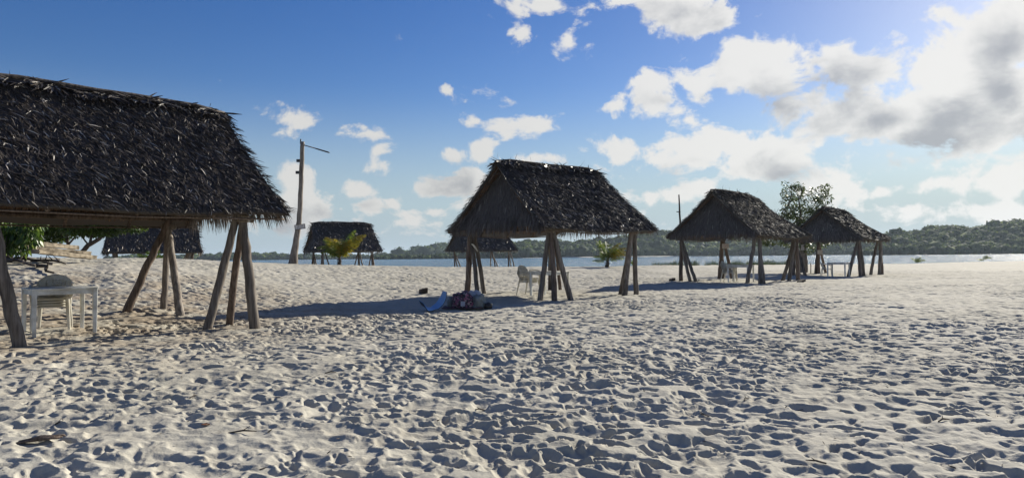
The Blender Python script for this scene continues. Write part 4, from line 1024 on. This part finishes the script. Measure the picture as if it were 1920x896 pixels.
def branch(px0, Y0, px1, Y1, r, h, label, seed):
    a_ = ground_at(px0, Y0); b_ = ground_at(px1, Y1); rs = random.Random(seed); b_ = b_ - a_; mb = MB(); pts = []
    for k in range(6):
        t = k / 5; pts.append(b_ * t + Vector((rs.uniform(-.05, .05), rs.uniform(-.08, .08), r * .5 + h * math.sin(math.pi * t) + rs.uniform(0, .05))))
    mb.tube(pts, [r * (1 - .6 * k / 5) for k in range(6)], 7, .008, seg=2)
    for q in (2, 3, 4): mb.tube([pts[q], pts[q] + Vector((rs.uniform(-.2, .3), rs.uniform(-.3, .1), rs.uniform(.02, .25)))], [r * .4, .008], 5, seg=2)
    o = mb.build('driftwood_branch', M['driftwood'], None, True, a_); tag(o, label, 'driftwood', 'dark driftwood heaped below the bush')
branch(-10, 19.5, 66, 18.6, .075, .12, 'thick dark driftwood limb lowest in the heap below the bush', 1)
branch(15, 20.3, 92, 19.6, .06, .08, 'dark driftwood limb running right from the bush foot', 2)
branch(60, 20.2, 124, 20.0, .05, .06, 'short dark branch lying just below the timbers', 3)
branch(75, 19.1, 96, 17.9, .06, .05, 'stubby dark branch end lying nearest the shelter table', 4)
branch(0, 20.8, 50, 20.4, .09, .25, 'arched dark root against the foot of the bush', 5)
branch(-40, 20.0, 20, 19.9, .10, .3, 'heavy dark root at the left edge of the photo', 6)

# ------------------------------------------------------------------ small litter on the sand
def sz_(x, y): return float((terrain(np.array([x]), np.array([y])) + sand_detail(np.array([x]), np.array([y])))[0])
def hit(px, py):
    d = ray(px, py); lo = 2.0
    for k in range(4000):
        p = Vector((0, 0, CAM_Z)) + d * lo
        if p.z < sz_(p.x, p.y): return p
        lo += .01
    return p
M['dryleaf'] = mat_plain('orange_dry_leaf', (.42, .16, .06), .7, .15, 20)
p = hit(385, 799); vs = [(-.055, 0, .012), (-.02, .022, .022), (.03, .02, .014), (.055, 0, .03), (.025, -.022, .02), (-.02, -.02, .01)]
o = mesh_np('dead_leaf', vs, [(0, 1, 2, 3), (0, 3, 4, 5)], M['dryleaf'], loc=p); o.rotation_euler = (0, 0, -.6); tag(o, 'single orange dry leaf on the near sand at lower left', 'leaf')
p = hit(78, 829); rs = random.Random(3); mb = MB()
for k in range(7): mb.tube([(-.13 + rs.uniform(-.02, .02), k * .012 - .04, .015), (0, k * .012 - .035 + rs.uniform(-.01, .01), .035 + rs.uniform(-.01, .01)), (.12 + rs.uniform(-.03, .03), k * .012 - .03, .02 + rs.uniform(0, .02))], [.006, .012, .005], 5, seg=2)
o = mb.build('palm_husk', M['wood_brown'], None, True, p); o.rotation_euler = (0, 0, .25); tag(o, 'frayed brown palm husk half buried in the near sand at lower left', 'husk')
TW = [(455, 812, .20, .15, 'thin dark twig just right of the orange leaf'), (365, 745, .10, 1.2, 'short dark twig in the sand above the orange leaf'), (110, 796, .05, .5, 'tiny dark chip of wood above the brown husk'),
      (1400, 750, .10, .8, 'small forked twig on the trampled sand at lower right'), (1150, 765, .09, 1.0, 'little dark twig on the sand below the middle right pole'), (1770, 790, .12, .4, 'dark twig on the sand near the right edge'),
      (1320, 780, .10, 2.2, 'small pale twig left of the forked one'), (1530, 898 - 30, .12, 2.6, 'twig on the sand at the bottom right'), (270, 640, .08, 1.57, 'upright bit of twig in the sand below the left table'),
      (620, 700, .12, .3, 'thin twig on the sand left of centre'), (900, 770, .10, 2.8, 'thin bent twig on the sand at the bottom centre')]
for (px, py, ln, rot, lab) in TW:
    p = hit(px, py); rs = random.Random(int(px)); mb = MB(); mb.tube([(-ln / 2, 0, .008), (0, .01, .02), (ln / 2, 0, .012)], [.006, .007, .003], 5, seg=2); mb.tube([(0, .01, .02), (ln * .2, ln * .25, .04)], [.004, .002], 4)
    o = mb.build('twig', M['driftwood'], None, False, p); o.rotation_euler = (0, 0, rot); tag(o, lab, 'twig', 'twigs scattered on the sand')
